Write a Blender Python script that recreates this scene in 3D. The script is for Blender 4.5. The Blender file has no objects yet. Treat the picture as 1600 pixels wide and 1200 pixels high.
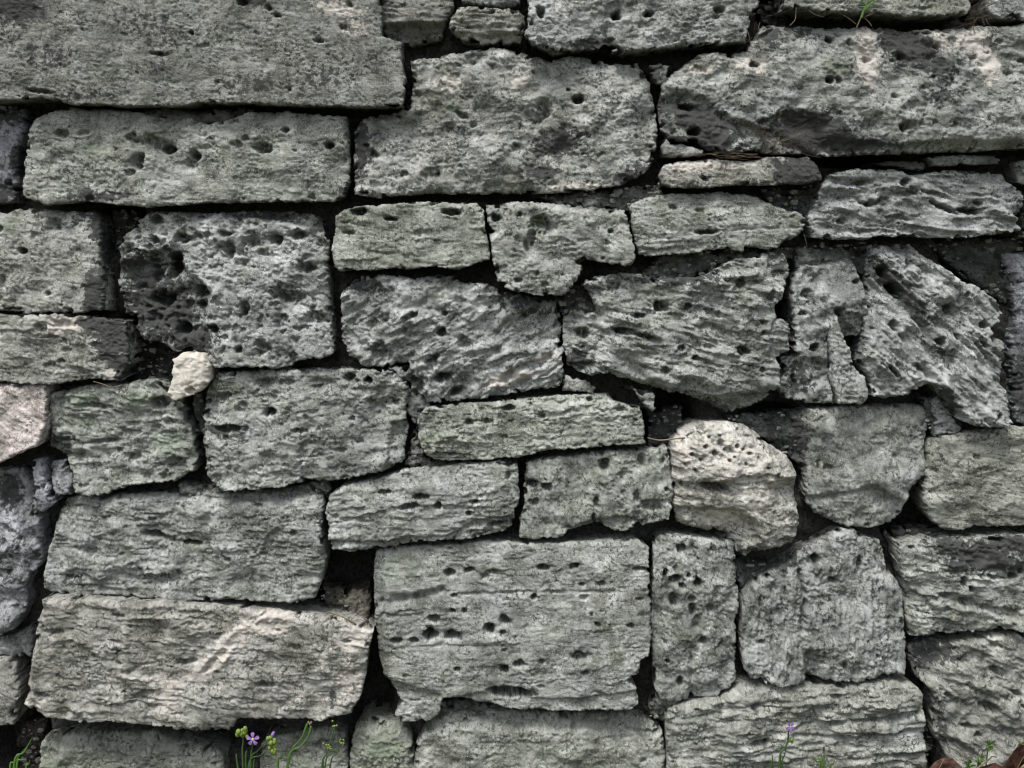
import bpy, math, random
import numpy as np
from mathutils import Vector, Matrix

random.seed(7)
sc = bpy.context.scene
COL = sc.collection

# ------------------------------------------------------------------ camera
DIST, PITCH, FPX = 1.90, math.radians(6), 1900.0      # 1 photo pixel is about 1 mm on the wall
ZC = 0.635
CAMLOC = Vector((0, -DIST * math.cos(PITCH), ZC + DIST * math.sin(PITCH)))
cam = bpy.data.cameras.new("camera")
cam.sensor_width = 36
cam.lens = FPX * 36 / 1600
cam.clip_start = 0.02
cam.clip_end = 500
camo = bpy.data.objects.new("camera", cam)
camo.location = CAMLOC
camo.rotation_euler = (math.pi / 2 - PITCH, 0, 0)
COL.objects.link(camo)
sc.camera = camo

# ------------------------------------------------------------------ world, sun, exposure
SUN_EL, SUN_AZ = math.radians(62), math.radians(-26)     # azimuth measured from -Y (towards the viewer) to +X
w = bpy.data.worlds.new("World")
sc.world = w
w.use_nodes = True
nt = w.node_tree
nt.nodes.clear()
sky = nt.nodes.new("ShaderNodeTexSky")
sky.sky_type = 'NISHITA'
sky.sun_disc = False
sky.sun_elevation = SUN_EL
sky.sun_rotation = math.pi - SUN_AZ
sky.dust_density = 4.0
hs = nt.nodes.new("ShaderNodeHueSaturation")
hs.inputs['Saturation'].default_value = 0.5           # overcast: hardly any blue left
bg = nt.nodes.new("ShaderNodeBackground")
bg.inputs['Strength'].default_value = 0.105
out = nt.nodes.new("ShaderNodeOutputWorld")
nt.links.new(sky.outputs[0], hs.inputs['Color'])
nt.links.new(hs.outputs[0], bg.inputs['Color'])
nt.links.new(bg.outputs[0], out.inputs[0])
sun = bpy.data.lights.new("sun", 'SUN')
sun.energy = 1.5
sun.angle = math.radians(18)
sun.color = (1.0, 0.985, 0.95)
suno = bpy.data.objects.new("sun", sun)
d_ = Vector((math.sin(SUN_AZ) * math.cos(SUN_EL), -math.cos(SUN_AZ) * math.cos(SUN_EL), math.sin(SUN_EL)))
suno.rotation_euler = d_.to_track_quat('Z', 'Y').to_euler()
suno.location = (0, -3, 5)
COL.objects.link(suno)
sc.view_settings.view_transform = 'Standard'
sc.view_settings.look = 'None'
sc.view_settings.exposure = 1.36
sc.view_settings.gamma = 1
sc.cycles.filter_width = 1.1
sc.view_settings.use_curve_mapping = False

# ------------------------------------------------------------------ photo plane -> place
CP, SP = math.cos(PITCH), math.sin(PITCH)


def ray(u, v):
    x = (np.asarray(u, float) - 800) / FPX
    y = -(np.asarray(v, float) - 600) / FPX
    # camera looks along +Y pitched down
    return x, CP + y * SP, -SP + y * CP      # world x, y, z


def to_world(u, v, p):
    """point on the wall plane y = -p (metres) seen at photo pixel (u, v)"""
    dx, dy, dz = ray(u, v)
    t = (-p - CAMLOC.y) / dy
    return dx * t, np.zeros_like(t) - p, CAMLOC.z + dz * t


def P3(u, v, p):
    a, b, c = to_world(np.array([u]), np.array([v]), p)
    return Vector((float(a[0]), float(b[0]), float(c[0])))


# ------------------------------------------------------------------ noise (vectorised Perlin)
_r = np.random.RandomState(11)
PERM = _r.permutation(1024).astype(np.int64)
PERM = np.concatenate([PERM, PERM])
_ang = _r.rand(1024) * 2 * np.pi
GX, GY = np.cos(_ang), np.sin(_ang)


def pn(x, y, seed=0):
    x = x + seed * 37.17
    y = y - seed * 17.73
    xi = np.floor(x).astype(np.int64)
    yi = np.floor(y).astype(np.int64)
    xf, yf = x - xi, y - yi
    xi &= 1023
    yi &= 1023
    u = xf * xf * xf * (xf * (xf * 6 - 15) + 10)
    v = yf * yf * yf * (yf * (yf * 6 - 15) + 10)
    x1, y1 = (xi + 1) & 1023, (yi + 1) & 1023
    a, b = PERM[xi], PERM[x1]

    def g(h, fx, fy):
        return GX[h] * fx + GY[h] * fy
    n00 = g(PERM[a + yi], xf, yf)
    n10 = g(PERM[b + yi], xf - 1, yf)
    n01 = g(PERM[a + y1], xf, yf - 1)
    n11 = g(PERM[b + y1], xf - 1, yf - 1)
    return ((n00 + u * (n10 - n00)) * (1 - v) + (n01 + u * (n11 - n01)) * v) * 1.4


def fbm(x, y, seed, octs=3, gain=.5):
    s, a, f = 0, 1, 1
    for o in range(octs):
        s = s + a * pn(x * f, y * f, seed + o * 3.3)
        a *= gain
        f *= 2.03
    return s


def sst(e0, e1, x):
    t = np.clip((x - e0) / (e1 - e0), 0, 1)
    return t * t * (3 - 2 * t)


def sdf(px, py, poly):
    """signed distance, positive inside"""
    P = np.asarray(poly, float)
    n = len(P)
    best = np.full(px.shape, 1e12)
    inside = np.zeros(px.shape, bool)
    for i in range(n):
        ax, ay = P[i]
        bx, by = P[(i + 1) % n]
        ex, ey = bx - ax, by - ay
        L = ex * ex + ey * ey + 1e-9
        t = np.clip(((px - ax) * ex + (py - ay) * ey) / L, 0, 1)
        best = np.minimum(best, (px - ax - t * ex) ** 2 + (py - ay - t * ey) ** 2)
        if ay != by:
            c = ((ay > py) != (by > py)) & (px < (bx - ax) * (py - ay) / (by - ay) + ax)
            inside ^= c
    d = np.sqrt(best)
    return np.where(inside, d, -d)


def pline(px, py, pts):
    best = np.full(px.shape, 1e12)
    for (ax, ay), (bx, by) in zip(pts[:-1], pts[1:]):
        ex, ey = bx - ax, by - ay
        L = ex * ex + ey * ey + 1e-9
        t = np.clip(((px - ax) * ex + (py - ay) * ey) / L, 0, 1)
        best = np.minimum(best, (px - ax - t * ex) ** 2 + (py - ay - t * ey) ** 2)
    return np.sqrt(best)


def pp(s):
    return [tuple(float(c) for c in q.split(',')) for q in s.split()]


# ------------------------------------------------------------------ materials
def N(nt, t, **kw):
    n = nt.nodes.new(t)
    for k, v in kw.items():
        setattr(n, k, v)
    return n


def stone_material():
    m = bpy.data.materials.new("weathered_limestone")
    m.use_nodes = True
    nt = m.node_tree
    nt.nodes.clear()
    lk = nt.links.new
    o = N(nt, "ShaderNodeOutputMaterial")
    b = N(nt, "ShaderNodeBsdfPrincipled")
    b.inputs['Roughness'].default_value = 0.93
    b.inputs['Specular IOR Level'].default_value = 0.15
    lk(b.outputs[0], o.inputs[0])
    at = N(nt, "ShaderNodeAttribute", attribute_name="flow")
    st = N(nt, "ShaderNodeAttribute", attribute_name="stain_shade")
    sep = N(nt, "ShaderNodeSeparateColor")
    lk(st.outputs['Color'], sep.inputs[0])

    def mapping(sx, sy, loc=0):
        mp = N(nt, "ShaderNodeMapping")
        mp.inputs['Scale'].default_value = (sx, sy, 1)
        mp.inputs['Location'].default_value = (loc, loc * .7, 0)
        lk(at.outputs['Vector'], mp.inputs['Vector'])
        return mp

    def noise(mp, scale, detail=4, rough=.6, dist=0):
        n = N(nt, "ShaderNodeTexNoise")
        n.inputs['Scale'].default_value = scale
        n.inputs['Detail'].default_value = detail
        n.inputs['Roughness'].default_value = rough
        n.inputs['Distortion'].default_value = dist
        lk(mp.outputs[0], n.inputs['Vector'])
        return n.outputs[0]

    def ramp(src, pts):
        r = N(nt, "ShaderNodeValToRGB")
        e = r.color_ramp.elements
        e[0].position, e[0].color = pts[0][0], (*pts[0][1], 1)
        e[1].position, e[1].color = pts[-1][0], (*pts[-1][1], 1)
        for p, c in pts[1:-1]:
            q = e.new(p)
            q.color = (*c, 1)
        lk(src, r.inputs[0])
        return r.outputs[0]

    def mix(a, b_, f, mode='MIX'):
        x = N(nt, "ShaderNodeMix", data_type='RGBA', blend_type=mode)
        for sock, v in ((x.inputs[6], a), (x.inputs[7], b_)):
            if isinstance(v, tuple):
                sock.default_value = (*v, 1)
            else:
                lk(v, sock)
        if isinstance(f, float):
            x.inputs[0].default_value = f
        else:
            lk(f, x.inputs[0])
        return x.outputs[2]

    def math_(op, a, b_):
        x = N(nt, "ShaderNodeMath", operation=op)
        for s, v in zip(x.inputs, (a, b_)):
            if isinstance(v, (int, float)):
                s.default_value = v
            else:
                lk(v, s)
        return x.outputs[0]

    # flow vector: (along strata, across strata, per stone seed), unit 100 mm
    iso = mapping(1, 1)
    lay = mapping(.22, 1, 3)
    g = lambda v: (v, v, v)
    base = ramp(noise(iso, 2.4, 10, .72, .6), [(.33, (.075, .076, .068)), (.42, (.165, .167, .153)), (.50, (.262, .264, .246)), (.58, (.35, .35, .335)), (.68, (.49, .49, .475))])
    # bluish white bloom and olive film
    base = mix(base, (.37, .38, .375), ramp(noise(mapping(1, 1, 9), 1.1, 9, .7, .4), [(.50, g(0)), (.64, g(.6))]))
    base = mix(base, (.135, .138, .10), ramp(noise(mapping(1, 1, 21), 1.5, 9, .74, .5), [(.52, g(0)), (.66, g(.6))]))
    base = mix(base, (.085, .088, .08), ramp(noise(mapping(1, 1.5, 27), .75, 8, .72, .6), [(.50, g(0)), (.66, g(.62))]))
    # layering tint
    base = mix(base, ramp(noise(lay, 9, 5, .6), [(.3, g(.72)), (.5, g(1.0)), (.72, g(1.18))]), .75, 'MULTIPLY')
    # black crust freckles at three sizes
    sp = ramp(noise(mapping(1, 1, 5), 19, 4, .62), [(.515, g(0)), (.585, g(.9))])
    spm = ramp(noise(mapping(1, 1, 33), 3.2, 5, .7), [(.40, g(.12)), (.57, g(1))])
    base = mix(base, (.06, .062, .052), math_('MULTIPLY', sp, spm))
    sp2 = ramp(noise(mapping(1, 1, 15), 60, 2, .6), [(.56, g(0)), (.68, g(.42))])
    base = mix(base, (.07, .07, .06), sp2)
    # white crystals
    wh = ramp(noise(mapping(1, 1, 45), 48, 2, .6), [(.58, g(0)), (.70, g(.5))])
    base = mix(base, (.52, .52, .49), wh)
    # stone tint
    oi = N(nt, "ShaderNodeObjectInfo")
    base = mix(base, oi.outputs['Color'], 1.0, 'MULTIPLY')
    # stains with a shape of their own: black crust (plus painted recess shade), pale stone, green film
    fine = noise(mapping(1, 1, 55), 9, 7, .72)

    def edge(ch, lo=.38, hi=.62):
        a = math_('ADD', ch, math_('MULTIPLY', math_('SUBTRACT', fine, .5), 2.3))
        r = N(nt, "ShaderNodeMapRange")
        r.inputs['From Min'].default_value = lo
        r.inputs['From Max'].default_value = hi
        lk(a, r.inputs[0])
        # nothing at all where the mask is empty
        k = N(nt, "ShaderNodeMapRange")
        k.inputs['From Min'].default_value = .02
        k.inputs['From Max'].default_value = .2
        lk(ch, k.inputs[0])
        return math_('MULTIPLY', r.outputs[0], k.outputs[0])
    pale = mix((.42, .37, .315), (.62, .605, .57), noise(mapping(1, 1, 65), 7, 6, .7))
    base = mix(base, pale, math_('MULTIPLY', edge(sep.outputs[1]), .75))
    base = mix(base, (.15, .195, .13), math_('MULTIPLY', edge(sep.outputs[2]), .5))
    blk = mix((.008, .009, .009), (.085, .088, .085), noise(mapping(1, 1, 75), 22, 8, .8))
    base = mix(base, blk, math_('MULTIPLY', edge(sep.outputs[0], .40, .56), .96))
    lk(base, b.inputs['Base Color'])
    # fine relief
    h1 = noise(mapping(1, 1, 85), 42, 6, .75)
    h2 = noise(mapping(.35, 1, 95), 26, 4, .6)
    hh = math_('ADD', h1, math_('MULTIPLY', h2, .5))
    bp = N(nt, "ShaderNodeBump")
    bp.inputs['Strength'].default_value = .85
    bp.inputs['Distance'].default_value = .0045
    lk(hh, bp.inputs['Height'])
    lk(bp.outputs[0], b.inputs['Normal'])
    return m


def simple_material(name, c1, c2, scale=30, rough=.8, bump=0.0, detail=5, trans=0.0):
    m = bpy.data.materials.new(name)
    m.use_nodes = True
    nt = m.node_tree
    b = nt.nodes['Principled BSDF']
    b.inputs['Roughness'].default_value = rough
    b.inputs['Specular IOR Level'].default_value = .25
    tc = N(nt, "ShaderNodeTexCoord")
    n = N(nt, "ShaderNodeTexNoise")
    n.inputs['Scale'].default_value = scale
    n.inputs['Detail'].default_value = detail
    n.inputs['Roughness'].default_value = .7
    nt.links.new(tc.outputs['Object'], n.inputs['Vector'])
    r = N(nt, "ShaderNodeValToRGB")
    r.color_ramp.elements[0].position = .35
    r.color_ramp.elements[0].color = (*c1, 1)
    r.color_ramp.elements[1].position = .65
    r.color_ramp.elements[1].color = (*c2, 1)
    nt.links.new(n.outputs[0], r.inputs[0])
    nt.links.new(r.outputs[0], b.inputs['Base Color'])
    if bump:
        bp = N(nt, "ShaderNodeBump")
        bp.inputs['Distance'].default_value = bump
        nt.links.new(n.outputs[0], bp.inputs['Height'])
        nt.links.new(bp.outputs[0], b.inputs['Normal'])
    if trans:
        b.inputs['Transmission Weight'].default_value = 0
        b.inputs['Subsurface Weight'].default_value = trans
        b.inputs['Subsurface Radius'].default_value = (.002, .003, .001)
    return m


MAT_STONE = stone_material()
MAT_SOIL = simple_material("dark_wall_earth", (.010, .010, .009), (.058, .058, .051), 150, .95, .004)
MAT_CRUMB = simple_material("grey_stone_crumb", (.07, .072, .062), (.24, .24, .21), 120, .95, .001)
MAT_GROUND = simple_material("soil_and_turf", (.035, .045, .018), (.09, .08, .045), 9, .95, .01, 8)
MAT_STEM = simple_material("green_stem", (.018, .042, .012), (.04, .08, .022), 40, .6)
MAT_LIME = simple_material("lime_bud", (.07, .11, .015), (.15, .20, .04), 300, .6)
MAT_BLADE = simple_material("grass_blade", (.028, .066, .012), (.065, .125, .026), 40, .55)
MAT_DRY = simple_material("dry_straw", (.07, .052, .032), (.15, .12, .075), 60, .8)
MAT_ROOT = simple_material("dark_root", (.025, .017, .012), (.07, .05, .035), 60, .85)
MAT_PETAL = simple_material("violet_petal", (.10, .06, .17), (.19, .12, .28), 200, .6)
MAT_EYE = simple_material("yellow_eye", (.35, .25, .05), (.5, .36, .09), 400, .6)
MAT_LEAF = simple_material("brown_dead_leaf", (.014, .008, .006), (.07, .03, .018), 140, .65, .001)
MAT_LEAFT = simple_material("tan_dead_leaf", (.09, .055, .03), (.20, .13, .07), 140, .65, .001)

# ------------------------------------------------------------------ the wall
WALL = bpy.data.objects.new("stone_wall", None)
WALL.location = (0, 0, 0)
WALL["label"] = "dry stone wall of rough grey pitted limestone blocks filling the view"
WALL["category"] = "stone wall"
COL.objects.link(WALL)

NTRI = 0


def grid_mesh(name, u, v, X, Y, H, mask, p, flow, stain_shade, origin):
    """X, Y photo px position; H relief in mm towards the viewer"""
    global NTRI
    wx, wy, wz = to_world(X, Y, p)
    wy = wy - H * 0.001
    ny, nx = X.shape
    q = mask[:-1, :-1] & mask[1:, :-1] & mask[:-1, 1:] & mask[1:, 1:]
    idx = np.full(X.shape, -1, np.int64)
    used = np.zeros(X.shape, bool)
    used[:-1, :-1] |= q
    used[1:, :-1] |= q
    used[:-1, 1:] |= q
    used[1:, 1:] |= q
    idx[used] = np.arange(used.sum())
    co = np.stack([wx[used] - origin[0], wy[used] - origin[1], wz[used] - origin[2]], 1).astype(np.float32)
    jj, ii = np.nonzero(q)
    quads = np.stack([idx[jj, ii], idx[jj + 1, ii], idx[jj + 1, ii + 1], idx[jj, ii + 1]], 1).astype(np.int32)
    me = bpy.data.meshes.new(name)
    me.vertices.add(len(co))
    me.vertices.foreach_set("co", co.ravel())
    me.loops.add(quads.size)
    me.loops.foreach_set("vertex_index", quads.ravel())
    me.polygons.add(len(quads))
    me.polygons.foreach_set("loop_start", np.arange(0, quads.size, 4, dtype=np.int32))
    me.polygons.foreach_set("use_smooth", np.ones(len(quads), bool))
    me.update(calc_edges=True)
    NTRI += 2 * len(quads)
    if flow is not None:
        at = me.attributes.new("flow", 'FLOAT_VECTOR', 'POINT')
        f = np.stack([c[used] for c in flow], 1).astype(np.float32)
        at.data.foreach_set("vector", f.ravel())
        at = me.attributes.new("stain_shade", 'FLOAT_COLOR', 'POINT')
        f = np.stack([c[used] for c in stain_shade] + [np.ones(used.sum())], 1).astype(np.float32)
        at.data.foreach_set("color", f.ravel())
    return me


def blob(X, Y, e):
    x, y, rx, ry = e[:4]
    a = math.radians(e[4]) if len(e) > 4 else 0
    dx, dy = X - x, Y - y
    s = (dx * math.cos(a) + dy * math.sin(a)) / rx
    t = (-dx * math.sin(a) + dy * math.cos(a)) / ry
    k = e[5] if len(e) > 5 else 1
    return k * np.clip(1.25 - np.sqrt(s * s + t * t) * .75, 0, 1)


def stone(outline, a=0, S=2.5, P=3, ps=7, G=0, r=9, z=0, B=5, R=1.0, tint=(1, 1, 1), pits=(), cuts=(), grooves=(),
          dark=(), pale=(), green=(), label=None, F=0, FL=22, dome=None, step=1.75, W=3.0, depth=105, tilt=None, seed=None):
    poly = pp(outline) if isinstance(outline, str) else outline
    A = np.array(poly)
    seed = seed if seed is not None else int(abs(A[0, 0] * 7 + A[1, 1] * 13 + len(poly) * 31)) % 997 + 1
    rs = random.Random(seed)
    x0, y0 = A.min(0) - 20
    x1, y1 = A.max(0) + 20
    x0, y0, x1, y1 = max(x0, -80 if A[:, 0].min() > -90 else x0), y0, x1, y1
    u = np.arange(x0, x1, step)
    v = np.arange(y0, y1, step)
    X, Y = np.meshgrid(u, v)
    # outline, roughened
    k = W / 3.0
    wx = X + k * (2.6 * pn(X / 38, Y / 38, seed) + 2.2 * pn(X / 13, Y / 13, seed + 1) + 1.1 * pn(X / 5.5, Y / 5.5, seed + 2))
    wy = Y + k * (2.6 * pn(X / 38, Y / 38, seed + 3) + 2.2 * pn(X / 13, Y / 13, seed + 4) + 1.1 * pn(X / 5.5, Y / 5.5, seed + 5))
    d = sdf(wx, wy, poly) - .2
    ds = d.copy()
    for _ in range(2):
        ds[1:-1, 1:-1] = (ds[1:-1, 1:-1] * 2 + ds[:-2, 1:-1] + ds[2:, 1:-1] + ds[1:-1, :-2] + ds[1:-1, 2:]) / 6
    # bites and chips out of the edge
    d = d - 6.5 * k * sst(.28, .42, pn(X / 15, Y / 12, seed + 60)) * sst(0, .2, pn(X / 50, Y / 50, seed + 61) + .1) - 2.2 * k * sst(.2, .34, pn(X / 6, Y / 5, seed + 62))
    gy, gx = np.gradient(ds, step)
    gl = np.sqrt(gx * gx + gy * gy) + 1e-6
    gx, gy = gx / gl, gy / gl
    # strata coordinates
    ar = math.radians(a)
    cx, cy = A.mean(0)
    s = (X - cx) * math.cos(ar) + (Y - cy) * math.sin(ar)
    t = -(X - cx) * math.sin(ar) + (Y - cy) * math.cos(ar)
    t = t + 5 * pn(s / 140, t / 70, seed + 6) + 1.5 * pn(s / 30, t / 16, seed + 7)
    h = np.zeros_like(X)
    # body
    h += B * (1.1 * pn(X / 110, Y / 90, seed + 8) + .7 * pn(X / 48, Y / 40, seed + 9))
    f22 = pn(X / 22, Y / 20, seed + 10)
    h += B * .36 * f22
    h -= B * .34 * sst(.05, .5, pn(X / 30, Y / 24, seed + 46))
    tx, ty = tilt if tilt else (rs.uniform(-.03, .03), rs.uniform(-.02, .085))
    h += (X - cx) * tx + (Y - cy) * ty
    h -= (rs.uniform(0, 6) if dome is None else dome) * np.exp(-np.clip(d, 0, None) / (26 if dome is None else 45))
    R = R * rs.uniform(.65, 1.2)
    # layers: broken ledges, each with a sloping top and an abrupt lower lip
    if S:
        m = .12 + 1.0 * sst(-.2, .3, pn(s / 110, t / 42, seed + 11) + .4 * pn(s / 30, t / 14, seed + 43))
        led = np.zeros_like(X)
        for li, (lam, amp, sl) in enumerate(((17, .95, 75), (8.5, .75, 42), (4.4, .42, 24))):
            q = t / lam + .9 * pn(s / (sl * 1.6), t / (lam * 3), seed + 12 + li * 5) + .25 * pn(s / 11, t / 11, seed + 44 + li)
            fl_ = np.floor(q)
            fr = q - fl_
            saw = np.where(fr < .84, fr / .84, (1 - fr) / .16)
            am = np.clip(.12 + 1.5 * pn(s / sl, fl_ * 7.31 + .5, seed + 13 + li * 5), 0, 1.1)
            led += amp * saw * am * 1.9
        h += .82 * S * (m * led + .35 * pn(s / 120, t / 9, seed + 14))
        ck = 1 - sst(.0, .07, np.abs(pn(s / 230, t / 12, seed + 15)))
        ckm = sst(.12, .4, pn(s / 75, t / 22, seed + 16))
        h -= (S * 1.1 + .3) * ck * ckm
    # folds: rounded ridges parted by sharp furrows
    if F:
        fw = t + 6 * pn(s / 60, t / 40, seed + 50)
        fm = .18 + .62 * sst(-.15, .3, pn(s / 75, t / 38, seed + 53) + .35 * pn(X / 22, Y / 22, seed + 54))
        fw = fw + 2.2 * pn(X / 14, Y / 14, seed + 55)
        h += F * fm * (1.9 * np.abs(pn(s / (FL * 4.5), fw / FL, seed + 51)) + .9 * np.abs(pn(s / (FL * 2.2), fw / (FL * .5), seed + 52)) - .8)
    # spongy hollows
    if G:
        vn = pn(s / 17, t / 13, seed + 17) + .55 * pn(X / 8, Y / 8, seed + 18)
        gm = sst(-.3, .25, pn(X / 70, Y / 70, seed + 19))
        h -= G * sst(.16, .48, vn) * (.35 + .65 * gm)
        h += G * .18 * np.abs(vn)
    # crust grain, everywhere uneven
    gr = 1 - 2 * np.abs(pn(X / 9.5, Y / 8.5, seed + 20))
    rough = .55 + .9 * sst(-.3, .3, pn(X / 60, Y / 50, seed + 21))
    h += R * rough * (.9 * gr + 1.0 * pn(X / 6.3, Y / 5.0, seed + 22) + 1.2 * pn(X / 3.6, Y / 3.4, seed + 23))
    # little scars
    sc_ = sst(.30, .52, pn(s / 15, t / 9, seed + 24))
    h -= R * 1.6 * sc_
    # cuts: areas set back or forward with a broken edge
    for c in cuts:
        cp = pp(c[0]) if isinstance(c[0], str) else c[0]
        soft = c[2] if len(c) > 2 else 5
        dd = sdf(wx + 2 * pn(X / 9, Y / 9, seed + 25), wy, cp)
        h += c[1] * sst(-soft * .3, soft, dd)
    for g in grooves:
        gp = pp(g[0]) if isinstance(g[0], str) else g[0]
        dd = pline(wx + 1.5 * pn(X / 7, Y / 7, seed + 26), wy, gp)
        h -= g[2] * np.exp(-(dd / g[1]) ** 2) * (.75 + .5 * pn(X / 12, Y / 12, seed + 27))
    # pits
    plist = [(q[0], q[1], q[2], q[3], (q[4] if len(q) > 4 else 1.5 * min(q[2], q[3]) + 3), (q[5] if len(q) > 5 else a)) for q in pits]
    nexp = len(plist)
    area = (A[:, 0].max() - A[:, 0].min()) * (A[:, 1].max() - A[:, 1].min())
    cxs = [(rs.uniform(x0, x1), rs.uniform(y0, y1)) for _ in range(5)]
    for _ in range(int(P * area / 1e4 * 3.4)):
        if rs.random() < .6:
            c = rs.choice(cxs)
            x, y = c[0] + rs.gauss(0, 55), c[1] + rs.gauss(0, 26)
        else:
            x, y = rs.uniform(x0, x1), rs.uniform(y0, y1)
        q = .9 + (ps - .9) * rs.random() ** 6
        el = rs.uniform(1.0, 1.25 + .45 * min(S, 3))
        plist.append((x, y, q * el, q, q * rs.uniform(.8, 1.7), a + rs.gauss(0, 8)))
    for pi_, (x, y, rx, ry, dep, pa) in enumerate(plist):
        ex_ = pi_ < nexp and min(rx, ry) < 13
        rad = max(rx, ry) * 1.7 + 3
        i0, i1 = int((x - rad - x0) / step), int((x + rad - x0) / step) + 1
        j0, j1 = int((y - rad - y0) / step), int((y + rad - y0) / step) + 1
        i0, j0 = max(i0, 0), max(j0, 0)
        if i1 <= i0 + 1 or j1 <= j0 + 1 or i0 >= len(u) or j0 >= len(v):
            continue
        xs, ys = X[j0:j1, i0:i1], Y[j0:j1, i0:i1]
        par = math.radians(pa)
        jit = (.32 * min(rx, ry) + .4) if ex_ else (.6 * min(rx, ry) + .8)
        wxs = xs - x + jit * (pn(xs / (ry * 1.1 + 2), ys / (ry * 1.1 + 2), seed + 28) + .4 * pn(xs / 4, ys / 4, seed + 47))
        wys = ys - y + jit * (pn(xs / (ry * 1.1 + 2), ys / (ry * 1.1 + 2), seed + 29) + .4 * pn(xs / 4, ys / 4, seed + 48))
        e = np.sqrt(((wxs * math.cos(par) + wys * math.sin(par)) / rx) ** 2 + ((-wxs * math.sin(par) + wys * math.cos(par)) / ry) ** 2)
        lo_ = .62 if dep >= 20 else .42
        prof = 1 - sst(lo_, 1.1, e)
        dep = dep * ((2.5 if dep >= 11 else 1.9) if ex_ else 1.5)
        h[j0:j1, i0:i1] = h[j0:j1, i0:i1] - dep * prof * (.8 + .5 * pn(xs / 7, ys / 7, seed + 49)) - dep * (.03 if ex_ else .14) * (1 - sst(.8, 1.6, e))
    # edge rounding, wider on top faces
    rr = r * .55 * rs.uniform(.8, 1.7) * (1 + .5 * np.clip(gy, -1, 1)) * (1 + .7 * pn(X / 34, Y / 34, seed + 30) + .35 * pn(X / 12, Y / 12, seed + 31))
    rr = np.clip(rr, 2.5, None)
    dd = np.clip(rr - np.clip(d, 0, None), 0, None)
    h += -(rr - np.sqrt(np.clip(rr * rr - dd * dd, 0, None))) * 1.0
    # flanks: samples beyond the outline are wrapped back along the sides
    M = 8
    tt = np.clip(-d, 0, None)
    shift = tt * 1.0 + .05 * depth * (tt / (M * step)) ** 1.3
    back = tt * 1.3 + (depth - 1.3 * M * step) * (tt / (M * step)) ** 1.7
    Xp, Yp = X + gx * shift, Y + gy * shift
    Hf = h - back
    mask = d > -M * step
    # stain masks; dark also holds shade painted into a recess
    dk = np.zeros_like(X)
    pl = np.zeros_like(X)
    gn = np.zeros_like(X)
    for e in dark:
        dk = np.maximum(dk, blob(X, Y, e))
    for e in pale:
        pl = np.maximum(pl, blob(X, Y, e))
    for e in green:
        gn = np.maximum(gn, blob(X, Y, e))
    p = z * 0.001
    org = P3(cx, cy, p)
    fl = (s / 100 + seed * 1.7, t / 100 + seed * 2.3, np.full_like(X, (seed % 50) * .37) + back / 100)
    me = grid_mesh("stone", u, v, Xp, Yp, Hf, mask, p, fl, (dk, pl, gn), org)
    me.materials.append(MAT_STONE)
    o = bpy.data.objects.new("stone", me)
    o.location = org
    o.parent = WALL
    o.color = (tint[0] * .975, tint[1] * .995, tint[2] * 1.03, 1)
    if label:
        o["label"] = label
    COL.objects.link(o)
    return o


GREY = (1, 1, 1)
WARM = (1.03, 1.0, .93)
COOL = (1.0, 1.02, 1.05)
DIM = (.8, .8, .78)
# ---- top course
stone("-75,-60 590,-60 592,6 598,14 594,54 612,59 630,65 628,95 634,122 630,150 628,166 560,167 520,166 440,163 330,161 280,166 190,167 160,164 108,163 68,154 0,159 -75,160",
      a=6, S=.7, P=2.2, ps=5, r=7, z=26, B=3, R=.75, tint=(.80, .80, .75), W=2,
      pits=[(498, 63, 8, 5), (420, 12, 6, 5), (435, 24, 7, 4), (380, 5, 9, 5), (65, 143, 26, 4), (250, 85, 18, 3)],
      dark=[(20, 12, 48, 26, 15), (395, 2, 22, 8), (70, 85, 80, 26, 15, .5), (240, 50, 90, 44, 10, .48), (250, 110, 50, 22, 0, .45), (500, 120, 70, 30, -10, .5), (390, 135, 70, 18, 0, .52), (580, 95, 22, 36, 0, .42), (140, 150, 90, 10, 0, .5)], green=[(300, 60, 70, 40, 0, .4), (160, 110, 50, 20, 0, .4)], pale=[(530, 12, 45, 14, 8, .75), (555, 40, 30, 20, 0, .5)],
      label="long olive grey slab across the top left corner with a stepped right end")
stone("594,-50 712,-50 709,12 697,32 690,58 640,68 604,62 594,34", a=2, F=5, FL=12, S=4.5, P=3, r=6, z=-14, tint=(.72, .71, .66),
      cuts=[("585,33 700,35 700,80 585,80", -26, 5)], label="dark layered stone in the gap at the top edge")
stone("716,-60 815,-60 813,6 770,9 722,3", a=0, S=2.5, P=2, r=6, z=-12, tint=DIM)
stone("708,24 718,8 745,9 770,10 812,13 821,24 819,45 812,66 790,68 760,66 722,60 698,42", a=3, F=4, FL=12, S=4.5, P=2, r=7, z=8, tint=(.95, .93, .86),
      cuts=[("690,47 760,52 825,50 825,80 690,80", -9, 5)])
stone("822,-60 1190,-60 1189,4 1178,30 1168,65 1120,68 1062,71 1000,79 962,81 950,68 940,74 914,78 870,80 838,72 820,56 824,30",
      a=-10, S=1.6, P=4, ps=6, G=2, r=9, z=16, B=9, tint=(.97, .98, .95),
      grooves=[("958,78 945,52 952,40", 6, 14), ("930,30 965,22 1000,5", 8, 6)], pits=[(963, 24, 10, 8), (1015, 20, 9, 7), (845, 20, 8, 10), (1125, 14, 10, 6)],
      pale=[(880, 20, 50, 30, 0, .4)], dark=[(930, 70, 30, 14, 0), (850, 66, 20, 10, 20, .7)])
stone("1224,-60 1519,-60 1519,12 1514,22 1490,24 1431,25 1390,21 1347,21 1300,19 1262,15 1226,12", a=2, S=1.2, P=3, ps=4, r=5, z=26, tint=(.95, .95, .88))
stone("1555,-60 1675,-60 1675,28 1600,31 1566,28 1550,22 1546,8", a=0, S=1.3, P=2, r=7, z=10)
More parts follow.
